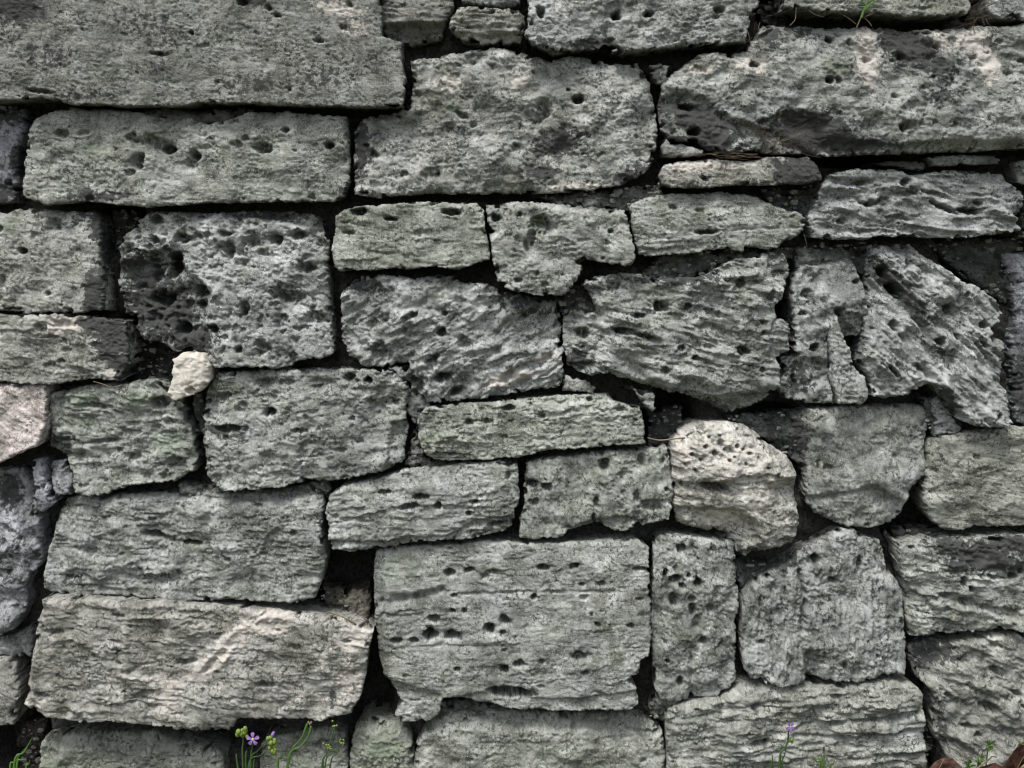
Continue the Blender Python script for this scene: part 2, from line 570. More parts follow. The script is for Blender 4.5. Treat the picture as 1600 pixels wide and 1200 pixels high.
# ---- big blocks below
stone("640,92 688,84 720,79 739,72 786,70 827,83 861,90 888,82 911,81 952,96 996,98 1013,118 1026,162 1029,209 1023,253 1009,270 969,290 918,300 834,304 766,302 665,304 581,309 554,304 549,270 550,202 562,182 614,172 640,160 641,128",
      a=-8, S=1.0, P=4.5, ps=7, G=2.5, r=13, z=0, B=10, R=1.15, tint=(1.0, 1.0, .95), tilt=(0, .02),
      pits=[(850, 175, 14, 20, 13, 20), (903, 155, 11, 8), (676, 272, 20, 12, 8), (888, 140, 4, 3), (722, 180, 16, 5, 7, 25), (740, 90, 22, 9, 8), (846, 115, 20, 12, 4)],
      cuts=[("540,165 640,165 628,215 590,235 572,300 540,300", -12, 12), ("850,85 884,84 872,125 850,120", -7, 6)],
      dark=[(870, 225, 50, 26, -15, .8), (720, 205, 28, 16, 20, .55), (845, 270, 40, 14, 0, .7), (565, 230, 16, 50, 0, .8), (990, 270, 40, 16, -20, .7)],
      pale=[(704, 125, 14, 9), (812, 128, 14, 12), (890, 210, 26, 9, -15, .8), (700, 135, 40, 12, 10, .5), (900, 292, 45, 7, 0, .7)], green=[(710, 168, 18, 8, 0, .8)],
      label="biggest grey block in the upper middle, rounded at its right end")
stone("1036,128 1060,104 1094,82 1134,77 1171,77 1176,62 1196,36 1222,31 1236,36 1330,38 1381,38 1411,44 1448,44 1540,36 1675,30 1675,231 1600,232 1560,234 1500,236 1448,240 1296,243 1202,237 1144,236 1104,234 1090,224 1050,219 1036,200 1031,165",
      a=8, S=1.1, P=5, ps=6, G=2.5, r=12, z=18, B=11, R=1.2, tint=(.95, .96, .92),
      cuts=[("1020,150 1070,140 1100,150 1150,185 1200,200 1210,245 1020,245", -14, 8), ("1160,60 1215,40 1190,75 1165,80", -10, 6), ("1195,188 1235,165 1275,178 1290,215 1390,222 1500,218 1600,222 1600,250 1190,250", -13, 10)],
      pits=[(1296, 125, 8, 7), (1075, 165, 14, 6), (1410, 200, 7, 8), (1300, 60, 9, 7), (1465, 72, 6, 5), (1085, 205, 12, 8), (1400, 150, 6, 5), (1180, 100, 10, 5)],
      dark=[(1400, 60, 26, 26, 40), (1442, 82, 26, 24, 50), (1470, 105, 30, 22, 20, .8), (1270, 205, 75, 34, 10), (1100, 190, 75, 26, 25, .95), (1350, 225, 60, 12, 0, .9), (1470, 150, 40, 20, 0, .6), (1090, 225, 60, 16), (1260, 50, 30, 14, 0, .6), (1205, 52, 20, 30, 0, .7), (1150, 140, 30, 8, 20, .5), (1420, 75, 18, 35, 30)],
      pale=[(1355, 85, 20, 55, 0, .9), (1100, 105, 42, 14, -12, .55), (1180, 100, 40, 16, 0, .6), (1545, 95, 22, 42, -15, .8), (1470, 65, 35, 16, 0, .7), (1520, 60, 25, 20)],
      green=[(1300, 100, 22, 12, 40, .7), (1480, 150, 26, 14, 0, .6)],
      label="big block at the top right stained with black crust and a pale vertical streak")
stone("1015,100 1030,98 1046,100 1046,124 1032,131 1018,118", S=1, P=5, r=8, z=-4, tint=(1.1, 1.1, 1.08), label="small pale stone wedged between the two biggest blocks")
stone("1034,226 1042,214 1051,225 1066,223 1085,226 1102,233 1099,241 1075,245 1050,247 1037,241", S=.6, P=2, r=10, z=10, B=4, tint=(1.15, 1.15, 1.12), W=1.5, label="small pale pebble on top of the thin slab")
stone("1030,272 1040,256 1060,251 1111,247 1161,250 1212,243 1269,246 1278,257 1284,268 1284,281 1262,288 1212,289 1144,290 1094,294 1050,294 1034,288",
      a=1, S=1.6, P=4, ps=4, r=8, z=12, B=5, tint=(1.08, 1.05, .97), W=2,
      pits=[(1102, 279, 6, 4)], dark=[(1248, 268, 40, 30), (1180, 285, 40, 6, 0, .6)], pale=[(1085, 258, 40, 12, 0, .9), (1155, 256, 30, 8, 0, .7)],
      label="thin slab with a cream left half and a blackened right end")
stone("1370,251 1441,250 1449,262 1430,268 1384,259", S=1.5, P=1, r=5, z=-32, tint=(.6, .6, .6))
stone("1452,244 1500,241 1560,241 1567,249 1562,257 1500,259 1462,260", S=1.5, P=1, r=5, z=-10, tint=(.8, .82, .84), W=1.5, label="thin grey sliver under the top right block")
stone("1270,372 1262,345 1276,314 1286,287 1296,271 1330,262 1397,266 1431,273 1482,264 1516,266 1576,270 1581,286 1601,297 1601,324 1596,340 1597,361 1566,366 1516,371 1465,373 1414,370 1381,368 1347,375 1303,375",
      a=9, F=13, FL=19, S=5.0, P=5, ps=7, r=9, z=-4, B=9, tint=(1.05, 1.07, 1.08),
      cuts=[("1462,262 1590,262 1590,288 1520,291 1475,282", -7, 4), ("1270,330 1300,280 1380,275 1360,300 1300,330", -5, 8)],
      pits=[(1415, 285, 7, 12, 12, 60), (1425, 300, 14, 8, 9), (1315, 345, 12, 5, 10, -20), (1365, 318, 18, 4, 9, -15), (1476, 325, 30, 5, 12, 25), (1515, 330, 24, 6, 12, 5), (1530, 317, 9, 4), (1345, 285, 18, 5, 9, -12)],
      dark=[(1500, 262, 70, 12, 8, .6), (1600, 300, 20, 30, 0, .5)], label="wavy layered pale stone near the right edge")
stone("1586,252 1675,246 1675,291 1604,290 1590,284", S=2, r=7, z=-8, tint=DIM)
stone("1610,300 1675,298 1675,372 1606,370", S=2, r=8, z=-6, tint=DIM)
# ---- second course, left
stone("-75,168 30,168 36,180 36,202 28,220 25,240 28,256 25,290 20,318 -75,322", a=70, S=2, P=6, G=3, r=12, z=-16, tint=(.95, .97, 1.08),
      dark=[(26, 250, 12, 22, 0), (0, 300, 30, 22, 0, .8), (8, 180, 30, 16, 0, .7)])
stone("40,208 47,188 67,175 115,166 169,166 209,174 238,180 262,184 294,182 324,193 358,184 391,171 439,172 490,176 541,180 545,219 545,287 538,305 520,316 472,316 400,317 337,317 236,324 189,322 128,315 67,322 34,304 34,253",
      a=1, S=1.5, P=3.2, ps=6, G=1, r=9, z=6, B=6, tint=(.99, 1.0, .93), W=2.4, tilt=(0, .01),
      pits=[(95, 209, 13, 7, 8), (131, 207, 10, 5, 6), (207, 216, 11, 8, 9), (262, 232, 12, 8, 16), (240, 222, 24, 14, 10, 0), (214, 252, 12, 16, 12, 30), (203, 270, 8, 7, 8), (305, 243, 10, 9, 14), (300, 255, 12, 11, 8), (410, 232, 16, 11, 13), (368, 226, 11, 7, 6), (515, 227, 9, 7), (446, 203, 7, 5), (85, 250, 20, 12, 4)],
      cuts=[("236,160 300,172 300,195 250,200 238,190", -8, 5), ("300,165 385,165 350,185 325,195 305,188", -16, 4), ("392,160 450,165 430,185 400,200", -10, 5)],
      dark=[(150, 305, 60, 12, 0, .7), (100, 265, 30, 16, 0, .4), (545, 300, 14, 16, 0, .8)], green=[(140, 232, 22, 10, 0, .8), (310, 245, 16, 10, 0, .5)],
      label="long grey block with a row of rounded hollows, second course on the left")
# ---- third course
stone("-75,330 20,328 84,326 146,330 154,345 157,400 165,430 166,485 128,489 44,488 -75,484", a=4, S=1.4, P=3, ps=6, r=9, z=-4, B=8, tint=(1.0, .99, .93),
      pits=[(82, 352, 11, 15, 9), (76, 458, 5, 5, 8), (5, 440, 9, 12, 6), (36, 392, 9, 6)], dark=[(148, 460, 17, 42, 0), (148, 345, 16, 40, 0, .8), (120, 340, 16, 14, 0, .6), (160, 400, 8, 50)],
      green=[(15, 350, 20, 14, 0, .8)], label="grey block at the left edge with a black crust band on its right side")
stone("-75,490 44,491 111,490 150,497 182,500 195,503 199,535 202,569 190,588 186,596 148,592 111,597 67,602 0,596 -75,597", a=5, S=2.6, P=2, ps=6, r=8, z=8, B=8, tint=(1.03, 1.02, .95),
      pits=[(64, 512, 12, 8, 7), (95, 506, 26, 7, 6)], dark=[(176, 530, 26, 38, 0, 1.2), (150, 505, 28, 16, 0, 1.1), (190, 570, 14, 26, 0, 1.1)], pale=[(100, 510, 34, 12), (176, 584, 12, 8)],
      label="pale grey block at the left edge with a black right corner")
stone("213,338 224,331 290,329 337,333 344,328 480,330 498,340 506,362 512,376 513,420 516,484 518,501 521,535 521,552 506,559 470,562 456,572 429,575 371,574 334,575 318,552 287,545 267,553 243,537 216,535 202,511 204,498 184,491 176,467 174,434 180,400 175,388 189,364 206,354",
      a=8, S=1.2, P=8, ps=10, G=7, r=11, z=0, B=8, R=.95, tint=(1.12, 1.14, 1.12),
      cuts=[("160,415 225,400 260,385 300,430 335,455 320,500 335,560 250,570 160,540", -22, 12), ("340,322 500,322 505,358 450,352 420,344 345,338", -14, 5)],
      pits=[(241, 343, 12, 7), (283, 372, 17, 9, 12), (348, 365, 12, 5, 8), (395, 380, 18, 12, 10), (462, 367, 18, 9, 14), (430, 374, 12, 10, 14), (238, 376, 8, 5), (480, 418, 16, 10, 14), (383, 483, 8, 13, 13), (333, 513, 10, 7, 13), (408, 545, 14, 16, 16), (374, 546, 7, 6), (455, 465, 20, 14, 14), (490, 500, 18, 16, 14), (440, 505, 14, 14, 12), (270, 415, 12, 22, 22, 30), (250, 470, 16, 14, 20), (310, 455, 12, 14, 16), (282, 515, 14, 12, 14)],
      dark=[(240, 480, 70, 55, 20, .9), (215, 420, 45, 30, 20, .8), (270, 400, 20, 26, 0, .8), (330, 530, 40, 20, 0, .5), (430, 335, 70, 10, 0, .8), (495, 360, 16, 30, 0, .6), (300, 530, 40, 22)],  # shade of the hollow left side painted in as dark colour
      label="spongy pale block riddled with holes, dark and hollow at its left side")
stone("265,562 278,553 294,548 316,555 328,572 326,597 314,612 294,620 270,628 258,616 266,590", a=0, S=.5, P=3, ps=3, G=2, r=16, z=22, B=7, tint=(1.95, 1.86, 1.62), W=1.6,
      pale=[(292, 588, 45, 45, 0, 1.2)], pits=[(298, 612, 10, 8, 7)], label="small creamy white stone wedged in the black hole left of centre")
stone("522,335 540,326 570,320 648,314 700,316 743,315 756,327 759,358 767,395 766,407 743,413 719,421 682,417 640,421 614,420 560,423 530,425 521,418 517,390 521,352",
      a=1, S=2.7, P=3, ps=5, r=8, z=8, B=4, R=.85, tint=(.97, .99, .9), W=2,
      pits=[(560, 330, 15, 7, 16, 0), (610, 342, 12, 4, 13), (706, 331, 17, 5, 16), (545, 363, 12, 4), (660, 365, 20, 8, 4)], green=[(600, 400, 60, 14, 0, .5)], label="greenish layered block above the centre")
stone("760,317 800,315 880,317 950,322 979,327 986,358 991,381 991,408 982,417 935,410 908,406 911,421 901,437 888,457 878,462 834,461 790,451 776,440 771,420 766,395 762,360",
      a=0, S=1.2, P=4, ps=6, r=9, z=14, B=9, tint=(.97, .98, .92), cuts=[("750,310 810,310 800,330 790,360 765,380 750,370", -9, 8), ("825,310 990,310 985,330 950,335 880,330", -12, 7)],
      pits=[(845, 350, 20, 13, 14, 20), (832, 370, 8, 16, 10, 10), (812, 335, 5, 4), (822, 385, 4, 12, 7), (810, 438, 8, 5, 9), (955, 362, 5, 4), (775, 340, 9, 8)],
      green=[(838, 348, 18, 12), (870, 350, 24, 10, 0, .5)], label="boot shaped block hanging into the course below, above the centre")
stone("989,312 1010,306 1036,303 1090,300 1127,299 1170,302 1192,309 1212,321 1249,331 1259,341 1256,361 1242,375 1229,381 1202,391 1175,385 1161,395 1134,388 1094,395 1060,398 1020,401 998,400 992,380 987,350 985,325",
      a=-1, S=2.4, P=2.5, ps=5, r=8, z=2, B=4, R=.85, tint=(.98, 1.0, .93), W=2.2,
      cuts=[("980,300 1195,300 1195,326 1100,330 980,322", -4, 4)], pits=[(1106, 362, 20, 4, 14, -2), (1095, 329, 12, 4, 7), (1180, 389, 10, 4)],
      grooves=[("1130,361 1180,358 1258,356", 2, 3)], pale=[(1060, 392, 60, 6, 0, .4)], label="wedge of layered stone pointing right, third course")
# ---- fourth course
stone("533,458 541,446 557,434 597,428 658,434 675,429 709,432 719,440 759,442 786,457 834,466 868,472 877,490 879,511 876,535 883,548 879,562 883,582 878,602 854,609 810,615 766,621 719,629 665,631 655,616 658,596 643,588 638,566 611,574 570,572 543,555 533,528 530,484",
      a=-28, F=11, FL=24, S=3.4, P=5, ps=8, G=3, r=10, z=-4, B=12, R=1.1, tint=(1.08, 1.09, 1.08),
      cuts=[("740,430 890,470 890,535 845,540 800,548 770,530 752,500 765,470", -15, 9)],
      pits=[(592, 500, 24, 9, 9), (692, 590, 17, 8, 17, -15), (592, 548, 12, 15, 11, 10), (640, 515, 12, 14, 7), (725, 535, 10, 12, 10), (690, 520, 9, 9), (695, 490, 6, 4), (675, 560, 14, 6), (570, 545, 14, 12, 6), (640, 495, 16, 6), (712, 612, 14, 6)],
      dark=[(570, 447, 45, 14, 0, .7), (820, 475, 60, 22, 12, .6), (655, 600, 12, 26, 0, .7)], pale=[(800, 590, 36, 10, -15, 1.0), (850, 560, 30, 8, -25, .7), (700, 455, 40, 12, 0, .4)],
      label="broad swirling pale block in the middle with a pinkish lower edge")
stone("879,492 900,483 915,488 935,490 922,464 911,446 918,434 969,426 1000,428 1040,436 1100,430 1130,415 1151,406 1188,399 1205,392 1226,393 1236,410 1230,434 1222,465 1210,481 1216,499 1236,501 1237,548 1215,559 1220,575 1217,602 1202,623 1171,640 1141,648 1094,628 1050,614 1034,610 996,600 949,583 921,590 889,573 881,545",
      a=12, F=9, FL=22, S=4.0, P=5, ps=8, G=2, r=10, z=4, B=12, R=1.1, tint=(1.03, 1.05, 1.0),
      cuts=[("870,480 935,495 950,530 930,580 870,600", -15, 10), ("1120,385 1245,385 1245,415 1200,425 1140,430 1090,440 1050,432", -12, 9), ("940,585 1000,595 1050,606 1090,618 1210,612 1210,660 940,660", -12, 5)],
      grooves=[("880,468 905,472 938,492", 7, 20), ("925,510 950,520 975,530 1030,532", 4, 12)],
      pits=[(1033, 480, 14, 9, 14, 10), (998, 494, 12, 5, 11, 0), (975, 517, 22, 7, 16, 8), (1010, 526, 22, 4, 12), (1040, 578, 9, 6, 10), (1158, 443, 8, 8, 12), (1162, 548, 12, 8, 13), (1110, 510, 18, 7, 7), (1077, 480, 6, 6), (1205, 460, 7, 10, 10), (1192, 578, 5, 4), (1090, 560, 8, 5), (1066, 545, 7, 5), (1195, 520, 6, 5), (910, 520, 12, 10, 12)],
      dark=[(1060, 432, 80, 14, 0, .8), (1215, 410, 24, 30, 0, .6), (905, 560, 40, 26, 20, .6), (960, 445, 26, 20, 0, .5), (1100, 635, 80, 14, 12, .7)],
      label="large rugged block right of centre with slanting layers and an undercut base")
stone("880,583 900,588 918,596 930,606 928,615 900,613 880,610", S=1, P=1, r=6, z=-14, tint=(.95, .95, .9))
stone("1242,428 1256,415 1296,410 1333,402 1341,417 1347,440 1357,461 1362,488 1354,512 1344,530 1325,528 1330,560 1345,600 1345,628 1308,633 1276,632 1229,626 1217,602 1225,582 1222,559 1240,553 1242,528 1239,467",
      a=80, F=9, FL=26, S=2.2, P=5, ps=8, G=3, r=10, z=-8, B=11, tint=(1.05, 1.07, 1.06),
      cuts=[("1215,555 1275,560 1300,570 1300,640 1210,640", -12, 9), ("1312,485 1345,520 1350,640 1312,640", -20, 6), ("1305,480 1360,495 1350,520 1325,530 1310,512", -12, 8)],
      grooves=[("1258,480 1270,505 1298,522", 6, 6), ("1299,515 1298,560 1302,600 1308,635", 2.5, 14)],
      pits=[(1262, 460, 10, 9, 10), (1313, 487, 8, 8, 16), (1274, 544, 8, 9, 13), (1340, 440, 5, 7), (1256, 490, 5, 8)],
      dark=[(1245, 590, 35, 45, 0, .6), (1330, 540, 22, 20, 0, .6)], label="upright pointed block with a crack, left of the slanting one")
stone("1308,500 1315,509 1321,528 1331,545 1334,569 1344,581 1357,590 1359,623 1347,634 1312,633 1303,602 1301,562 1299,525", a=85, S=1, P=2, ps=3, r=7, z=14, B=5, tint=(1.12, 1.14, 1.1), W=1.8,
      label="narrow upright splinter of stone beside a crack")
stone("1359,434 1361,405 1368,386 1397,382 1431,383 1455,400 1499,430 1540,452 1566,467 1578,488 1566,505 1558,516 1573,535 1567,562 1567,602 1577,623 1576,662 1553,667 1516,666 1492,650 1475,624 1467,602 1431,609 1418,619 1381,622 1361,619 1356,589 1347,569 1350,542 1354,502 1361,480",
      a=42, F=17, FL=27, S=4.6, P=6, ps=8, G=3, r=10, z=4, B=12, R=1.1, tint=(1.07, 1.09, 1.08),
      cuts=[("1350,400 1395,430 1440,490 1470,540 1500,560 1470,600 1400,580 1345,500", -10, 10), ("1340,540 1368,530 1440,580 1470,600 1440,600 1400,625 1350,625", 8, 7), ("1440,605 1475,600 1500,640 1510,670 1450,660", -18, 6)],
      pits=[(1485, 484, 8, 9, 16), (1470, 535, 10, 8, 14), (1543, 508, 8, 8, 13), (1405, 455, 20, 9, 14), (1400, 510, 12, 8, 12), (1395, 580, 14, 5, 12), (1385, 425, 10, 7), (1515, 460, 5, 4), (1498, 528, 8, 5), (1555, 650, 5, 8, 14), (1500, 650, 14, 8, 14), (1560, 530, 7, 8), (1440, 575, 14, 4)],
      dark=[(1395, 440, 20, 40, -40, .8), (1430, 480, 18, 40, -42, .7), (1475, 555, 20, 40, -40, .5), (1370, 405, 16, 20, 0, .5), (1500, 420, 60, 10, 38, .5), (1480, 635, 22, 26, 0, .8)],
      label="large steeply slanting ribbed block at the right")
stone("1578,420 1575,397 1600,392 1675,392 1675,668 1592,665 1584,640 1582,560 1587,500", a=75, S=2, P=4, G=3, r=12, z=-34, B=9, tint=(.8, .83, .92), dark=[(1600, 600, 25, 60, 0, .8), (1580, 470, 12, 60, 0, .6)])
# ---- fifth course
stone("-75,600 0,601 30,600 64,602 68,636 72,650 64,683 57,697 27,711 0,724 -75,730", a=35, S=1.2, P=2, ps=3, r=8, z=20, B=9, tint=(2.0, 1.76, 1.72), W=2,
      pale=[(20, 690, 50, 26, -20, .3)], dark=[(45, 720, 30, 10, -20, .5)], label="pinkish white stone at the left edge")
stone("72,613 101,609 128,601 189,602 216,594 240,594 258,604 268,628 287,646 300,677 307,717 304,737 270,751 209,758 169,771 142,778 118,770 111,744 98,717 71,697",
      a=4, F=4, FL=18, S=3.4, P=4, ps=7, G=3, r=10, z=-2, B=10, tint=(.97, 1.0, .93),
      cuts=[("60,600 100,612 100,700 115,780 60,760", -9, 8), ("75,688 130,700 150,718 110,725 80,710", -7, 6)],
      pits=[(150, 635, 26, 5, 10), (250, 630, 16, 10, 12), (265, 660, 12, 8, 7), (205, 715, 18, 7, 8), (275, 725, 16, 12, 9), (160, 690, 30, 4, 8, -6)],
      green=[(130, 625, 20, 16, 0, .9), (215, 620, 20, 16, 0, .8), (260, 690, 26, 20, 0, .9), (130, 660, 30, 12, 0, .7)], dark=[(90, 690, 30, 18, 0, .6)], label="mossy green grey block left of the small white stone")
stone("318,612 334,583 405,579 506,577 560,577 590,576 612,582 635,599 640,619 635,643 636,670 631,724 612,733 530,751 506,751 439,761 371,768 337,761 321,744 317,704 314,653",
      a=-6, S=2.4, P=8, ps=7, G=4.5, r=11, z=6, B=10, R=1.2, tint=(1.03, 1.04, .99),
      cuts=[("612,660 645,650 645,740 600,740", -12, 6)],
      pits=[(345, 622, 14, 8, 9), (410, 600, 20, 8, 9), (375, 640, 14, 11, 8), (500, 600, 24, 12, 6), (420, 645, 10, 8), (545, 590, 10, 7), (575, 595, 7, 7), (360, 670, 30, 6, 9, 0), (470, 672, 16, 5, 9), (590, 640, 18, 12, 7)],
      dark=[(350, 672, 36, 10, 0, .8), (325, 720, 16, 30, 0, .5), (495, 680, 26, 8, 0, .5), (560, 600, 60, 16, 0, .35)], label="coarse pitted square block at centre left")
stone("651,657 662,637 699,633 766,629 867,619 955,618 960,628 1002,636 1009,663 1009,693 952,699 867,703 817,713 766,719 699,721 665,713 651,690",
      a=-3, F=2.5, FL=9, S=4.0, P=3, ps=5, r=7, z=8, B=5, R=1.1, tint=(.98, 1.0, .91), W=1.9,
      cuts=[("640,625 780,630 900,634 960,627 960,610 640,610", -7, 3), ("645,640 685,640 675,720 640,720", -7, 8)],
      pits=[(795, 638, 12, 5, 12), (829, 634, 4, 4), (846, 651, 8, 4, 9), (968, 640, 12, 4, 7), (923, 627, 6, 4), (733, 660, 9, 5), (762, 659, 9, 5)],
      dark=[(700, 705, 45, 6, 10, .6)], green=[(670, 690, 26, 24, 0, .6)], label="long thin layered block in the middle of the wall")
stone("1056,735 1055,702 1066,683 1090,669 1121,665 1148,665 1175,672 1196,686 1210,699 1242,721 1256,744 1257,771 1263,805 1259,846 1249,859 1208,873 1185,874 1175,882 1160,876 1141,846 1094,839 1067,830 1057,800",
      a=10, F=5, FL=18, S=2.0, P=9, ps=5, G=3, dome=34, r=24, z=46, B=10, tint=(1.28, 1.25, 1.17), W=2.2,
      cuts=[("1050,755 1100,760 1160,745 1200,742 1275,760 1275,890 1050,890", -9, 7), ("1060,800 1110,798 1160,800 1185,815 1195,850 1160,870 1090,845 1060,835", -16, 8)],
      pits=[(1130, 697, 8, 7, 8), (1142, 706, 9, 7, 9), (1120, 710, 6, 5), (1105, 700, 4, 4), (1155, 700, 4, 4), (1085, 715, 4, 4), (1120, 766, 28, 8, 13, 10), (1175, 712, 5, 3), (1065, 742, 10, 9, 8), (1142, 722, 3, 3), (1098, 722, 3, 3), (1165, 705, 3, 3), (1190, 720, 3, 3), (1150, 716, 3, 2), (1112, 688, 3, 3), (1075, 730, 4, 3), (1128, 684, 3, 2), (1205, 735, 3, 2), (1168, 728, 3, 3), (1090, 738, 3, 3), (1070, 762, 4, 4), (1220, 745, 3, 3)],
      pale=[(1140, 715, 95, 50, 15, .62), (1070, 710, 26, 40, 0, .7), (1170, 790, 110, 60, 0, .45), (1130, 820, 40, 14, 0, .8)], dark=[(1125, 765, 34, 8, 10, .4), (1130, 845, 60, 14, 0, .4), (1180, 870, 40, 12, 0, .5)],
      label="cream coloured rounded boulder bulging out right of centre")
stone("1240,650 1264,641 1303,636 1364,636 1445,635 1458,643 1462,663 1455,680 1453,710 1457,737 1445,751 1430,761 1424,785 1420,805 1397,822 1364,829 1323,825 1276,806 1262,790 1258,740 1248,700",
      a=80, S=1.4, P=4, ps=4, G=1, dome=12, r=11, z=-6, B=9, tint=(.99, 1.0, .95),
      cuts=[("1230,630 1268,635 1272,700 1262,750 1230,750", -12, 7), ("1265,775 1320,768 1360,755 1400,775 1430,790 1420,840 1260,830", -8, 8)],
      pits=[(1282, 728, 8, 4), (1295, 735, 8, 8, 5)], dark=[(1250, 690, 18, 60, 0, .9), (1280, 815, 50, 16, 0, .6), (1300, 645, 14, 10, 0, .4)], pale=[(1283, 727, 9, 5)],
      label="square grey block just right of the cream boulder")
stone("1451,760 1454,720 1456,694 1482,683 1530,675 1583,670 1675,667 1675,822 1600,825 1532,829 1485,834 1465,822 1452,802", a=10, S=1.1, P=3, ps=4, G=1, dome=14, r=12, z=4, B=9, tint=(.92, .92, .84),
      pits=[(1540, 735, 20, 5, 4, -10)], dark=[(1470, 720, 22, 26, 0, .4)])
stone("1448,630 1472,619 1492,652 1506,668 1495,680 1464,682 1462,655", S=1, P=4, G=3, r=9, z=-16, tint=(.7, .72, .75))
# ---- sixth course
stone("512,775 530,760 590,750 631,735 699,729 783,722 808,726 811,758 813,771 812,790 805,797 803,822 786,834 732,845 682,846 641,852 597,859 550,864 516,860 512,830 505,800",
      a=-5, F=2.5, FL=12, S=3.8, P=3.5, ps=6, r=8, z=16, B=6, tint=(1.05, 1.07, 1.02), W=2.3,
      cuts=[("505,842 600,846 640,838 700,835 740,812 800,805 820,800 810,850 600,880 505,875", -8, 4)],
      pits=[(658, 777, 14, 5, 11, -3), (640, 792, 18, 5, 12), (600, 770, 12, 4), (794, 745, 5, 8, 8), (685, 790, 7, 6), (733, 803, 6, 5), (742, 784, 8, 5), (775, 820, 10, 5)],
      dark=[(770, 825, 45, 12, -15, .5)], label="pale layered block tapering left, upper of two beside each other")
stone("822,725 854,717 945,707 986,704 1046,700 1050,731 1055,771 1050,795 1046,812 1002,824 962,832 930,822 888,829 881,839 834,844 810,840 812,812 818,795 819,760",
      a=84, S=2.6, P=5, ps=6, G=2, r=9, z=2, B=8, tint=(1.02, 1.04, .97), W=2.3,
      cuts=[("900,818 965,806 1000,810 960,840 890,845", -10, 4)],
      pits=[(945, 727, 9, 11, 13, 0), (855, 762, 8, 7, 12, 0), (832, 757, 12, 6, 12, 0), (932, 785, 5, 9, 10, 0), (1036, 721, 5, 8, 9, 0), (975, 742, 11, 10, 7, 0), (1003, 720, 6, 12, 8, 0), (835, 785, 10, 7, 7, 0), (1020, 790, 22, 9, 9, 0), (928, 810, 4, 10, 8, 0), (1042, 765, 4, 4)],
      dark=[(835, 760, 24, 18, 0, .5), (1010, 810, 30, 10, 0, .5)], label="block with upright grooves left of the cream boulder")
stone("-75,738 0,736 30,733 44,752 50,770 48,795 58,815 62,845 62,879 48,902 40,915 38,957 22,985 0,994 -75,990", a=65, F=10, FL=34, S=2.5, P=4, G=6, r=16, z=-10, B=16, tint=(1.05, 1.06, 1.12),
      dark=[(10, 770, 20, 26, 0, .9), (30, 850, 14, 30, 20, .5), (52, 880, 12, 40, 0, .5), (20, 900, 20, 14, 0, .4)], label="lumpy bluish grey stone at the left edge")
stone("45,722 64,720 71,754 81,788 68,804 50,798 46,790 52,768", a=70, S=.8, P=2, r=14, z=4, B=6, tint=(1.0, 1.02, 1.12), label="small bluish upright lump at the left edge")
stone("73,724 98,720 110,754 108,775 84,776 76,750", a=60, S=.8, P=2, r=12, z=-4, B=5, tint=(.95, .97, 1.03))
stone("-75,1000 20,992 44,980 50,1000 46,1028 -75,1030", a=0, S=1, P=2, G=2, r=9, z=-18, tint=(.7, .7, .72))
stone("-75,1035 10,1032 20,1055 30,1082 24,1130 0,1138 -75,1142", a=30, S=2, P=2, r=10, z=4, B=7, tint=(.88, .85, .8))
stone("84,802 94,784 118,778 169,777 300,770 400,772 503,776 506,790 503,820 507,858 509,876 503,913 493,933 466,940 422,942 337,937 270,942 236,937 135,932 94,932 64,922 64,896 74,846",
      a=1, F=2.5, FL=16, S=3.2, P=4, ps=6, G=1.5, r=9, z=0, B=9, R=1.15, tint=(.97, .98, .94), W=2.3,
      cuts=[("290,765 505,765 505,782 400,786 300,784", -10, 5)],
      pits=[(242, 838, 24, 6, 14, 12), (299, 849, 18, 4, 16, 2), (145, 865, 16, 8, 7), (355, 875, 6, 3), (120, 900, 26, 10, 5), (250, 905, 50, 10, 4)],
      dark=[(110, 910, 40, 14, 0, .5), (240, 900, 70, 16, 0, .35), (500, 800, 12, 30, 0, .5)], label="broad flat block on the left with two dark slots in its face")
stone("69,934 135,936 236,940 320,948 398,955 449,960 506,967 540,971 560,979 585,987 577,1014 569,1065 560,1099 547,1119 530,1123 499,1131 439,1128 371,1125 358,1143 337,1146 287,1142 219,1131 169,1126 135,1130 74,1121 39,1101 44,1058 51,1014 61,964",
      a=6, S=3.4, P=2.6, ps=5, r=8, z=26, B=8, tint=(1.02, .99, .92), W=2.2,
      cuts=[("50,1060 100,1078 160,1088 230,1100 230,1140 40,1130", 5, 6), ("320,1020 345,1000 365,985 390,968 420,955 300,945 200,950 200,1060 290,1075", -3, 7)],
      grooves=[("318,1052 335,1030 350,1020", 4, 8), ("358,1012 375,1006", 4, 6), ("366,1012 345,1042 318,1056", 2.5, -3.5), ("445,968 418,960 398,974 370,984 345,1012 318,1040", 3, -3.5)],
      pits=[(186, 960, 12, 3, 9), (87, 986, 14, 4, 9), (185, 1000, 10, 3), (187, 1014, 6, 3), (60, 1083, 20, 5, 9, 12), (415, 1072, 18, 4, 9), (290, 1036, 20, 5, 7, -5), (540, 1005, 8, 3)],
      pale=[(425, 972, 30, 18, 0, 1.3), (380, 988, 52, 13, -30, 1.0), (330, 1035, 52, 16, -48, 1.0), (260, 1062, 95, 14, 3, .7), (262, 1095, 30, 30, 10, .75), (550, 1000, 36, 30, -20, .8), (60, 1100, 24, 8, 0, .7), (480, 1095, 70, 12, 0, .5), (545, 1070, 24, 40, 0, .6)],
      dark=[(518, 1095, 6, 18, 0, .7)], green=[(120, 980, 60, 20, 0, .3)], label="long slab at the lower left crossed by a pale diagonal vein")
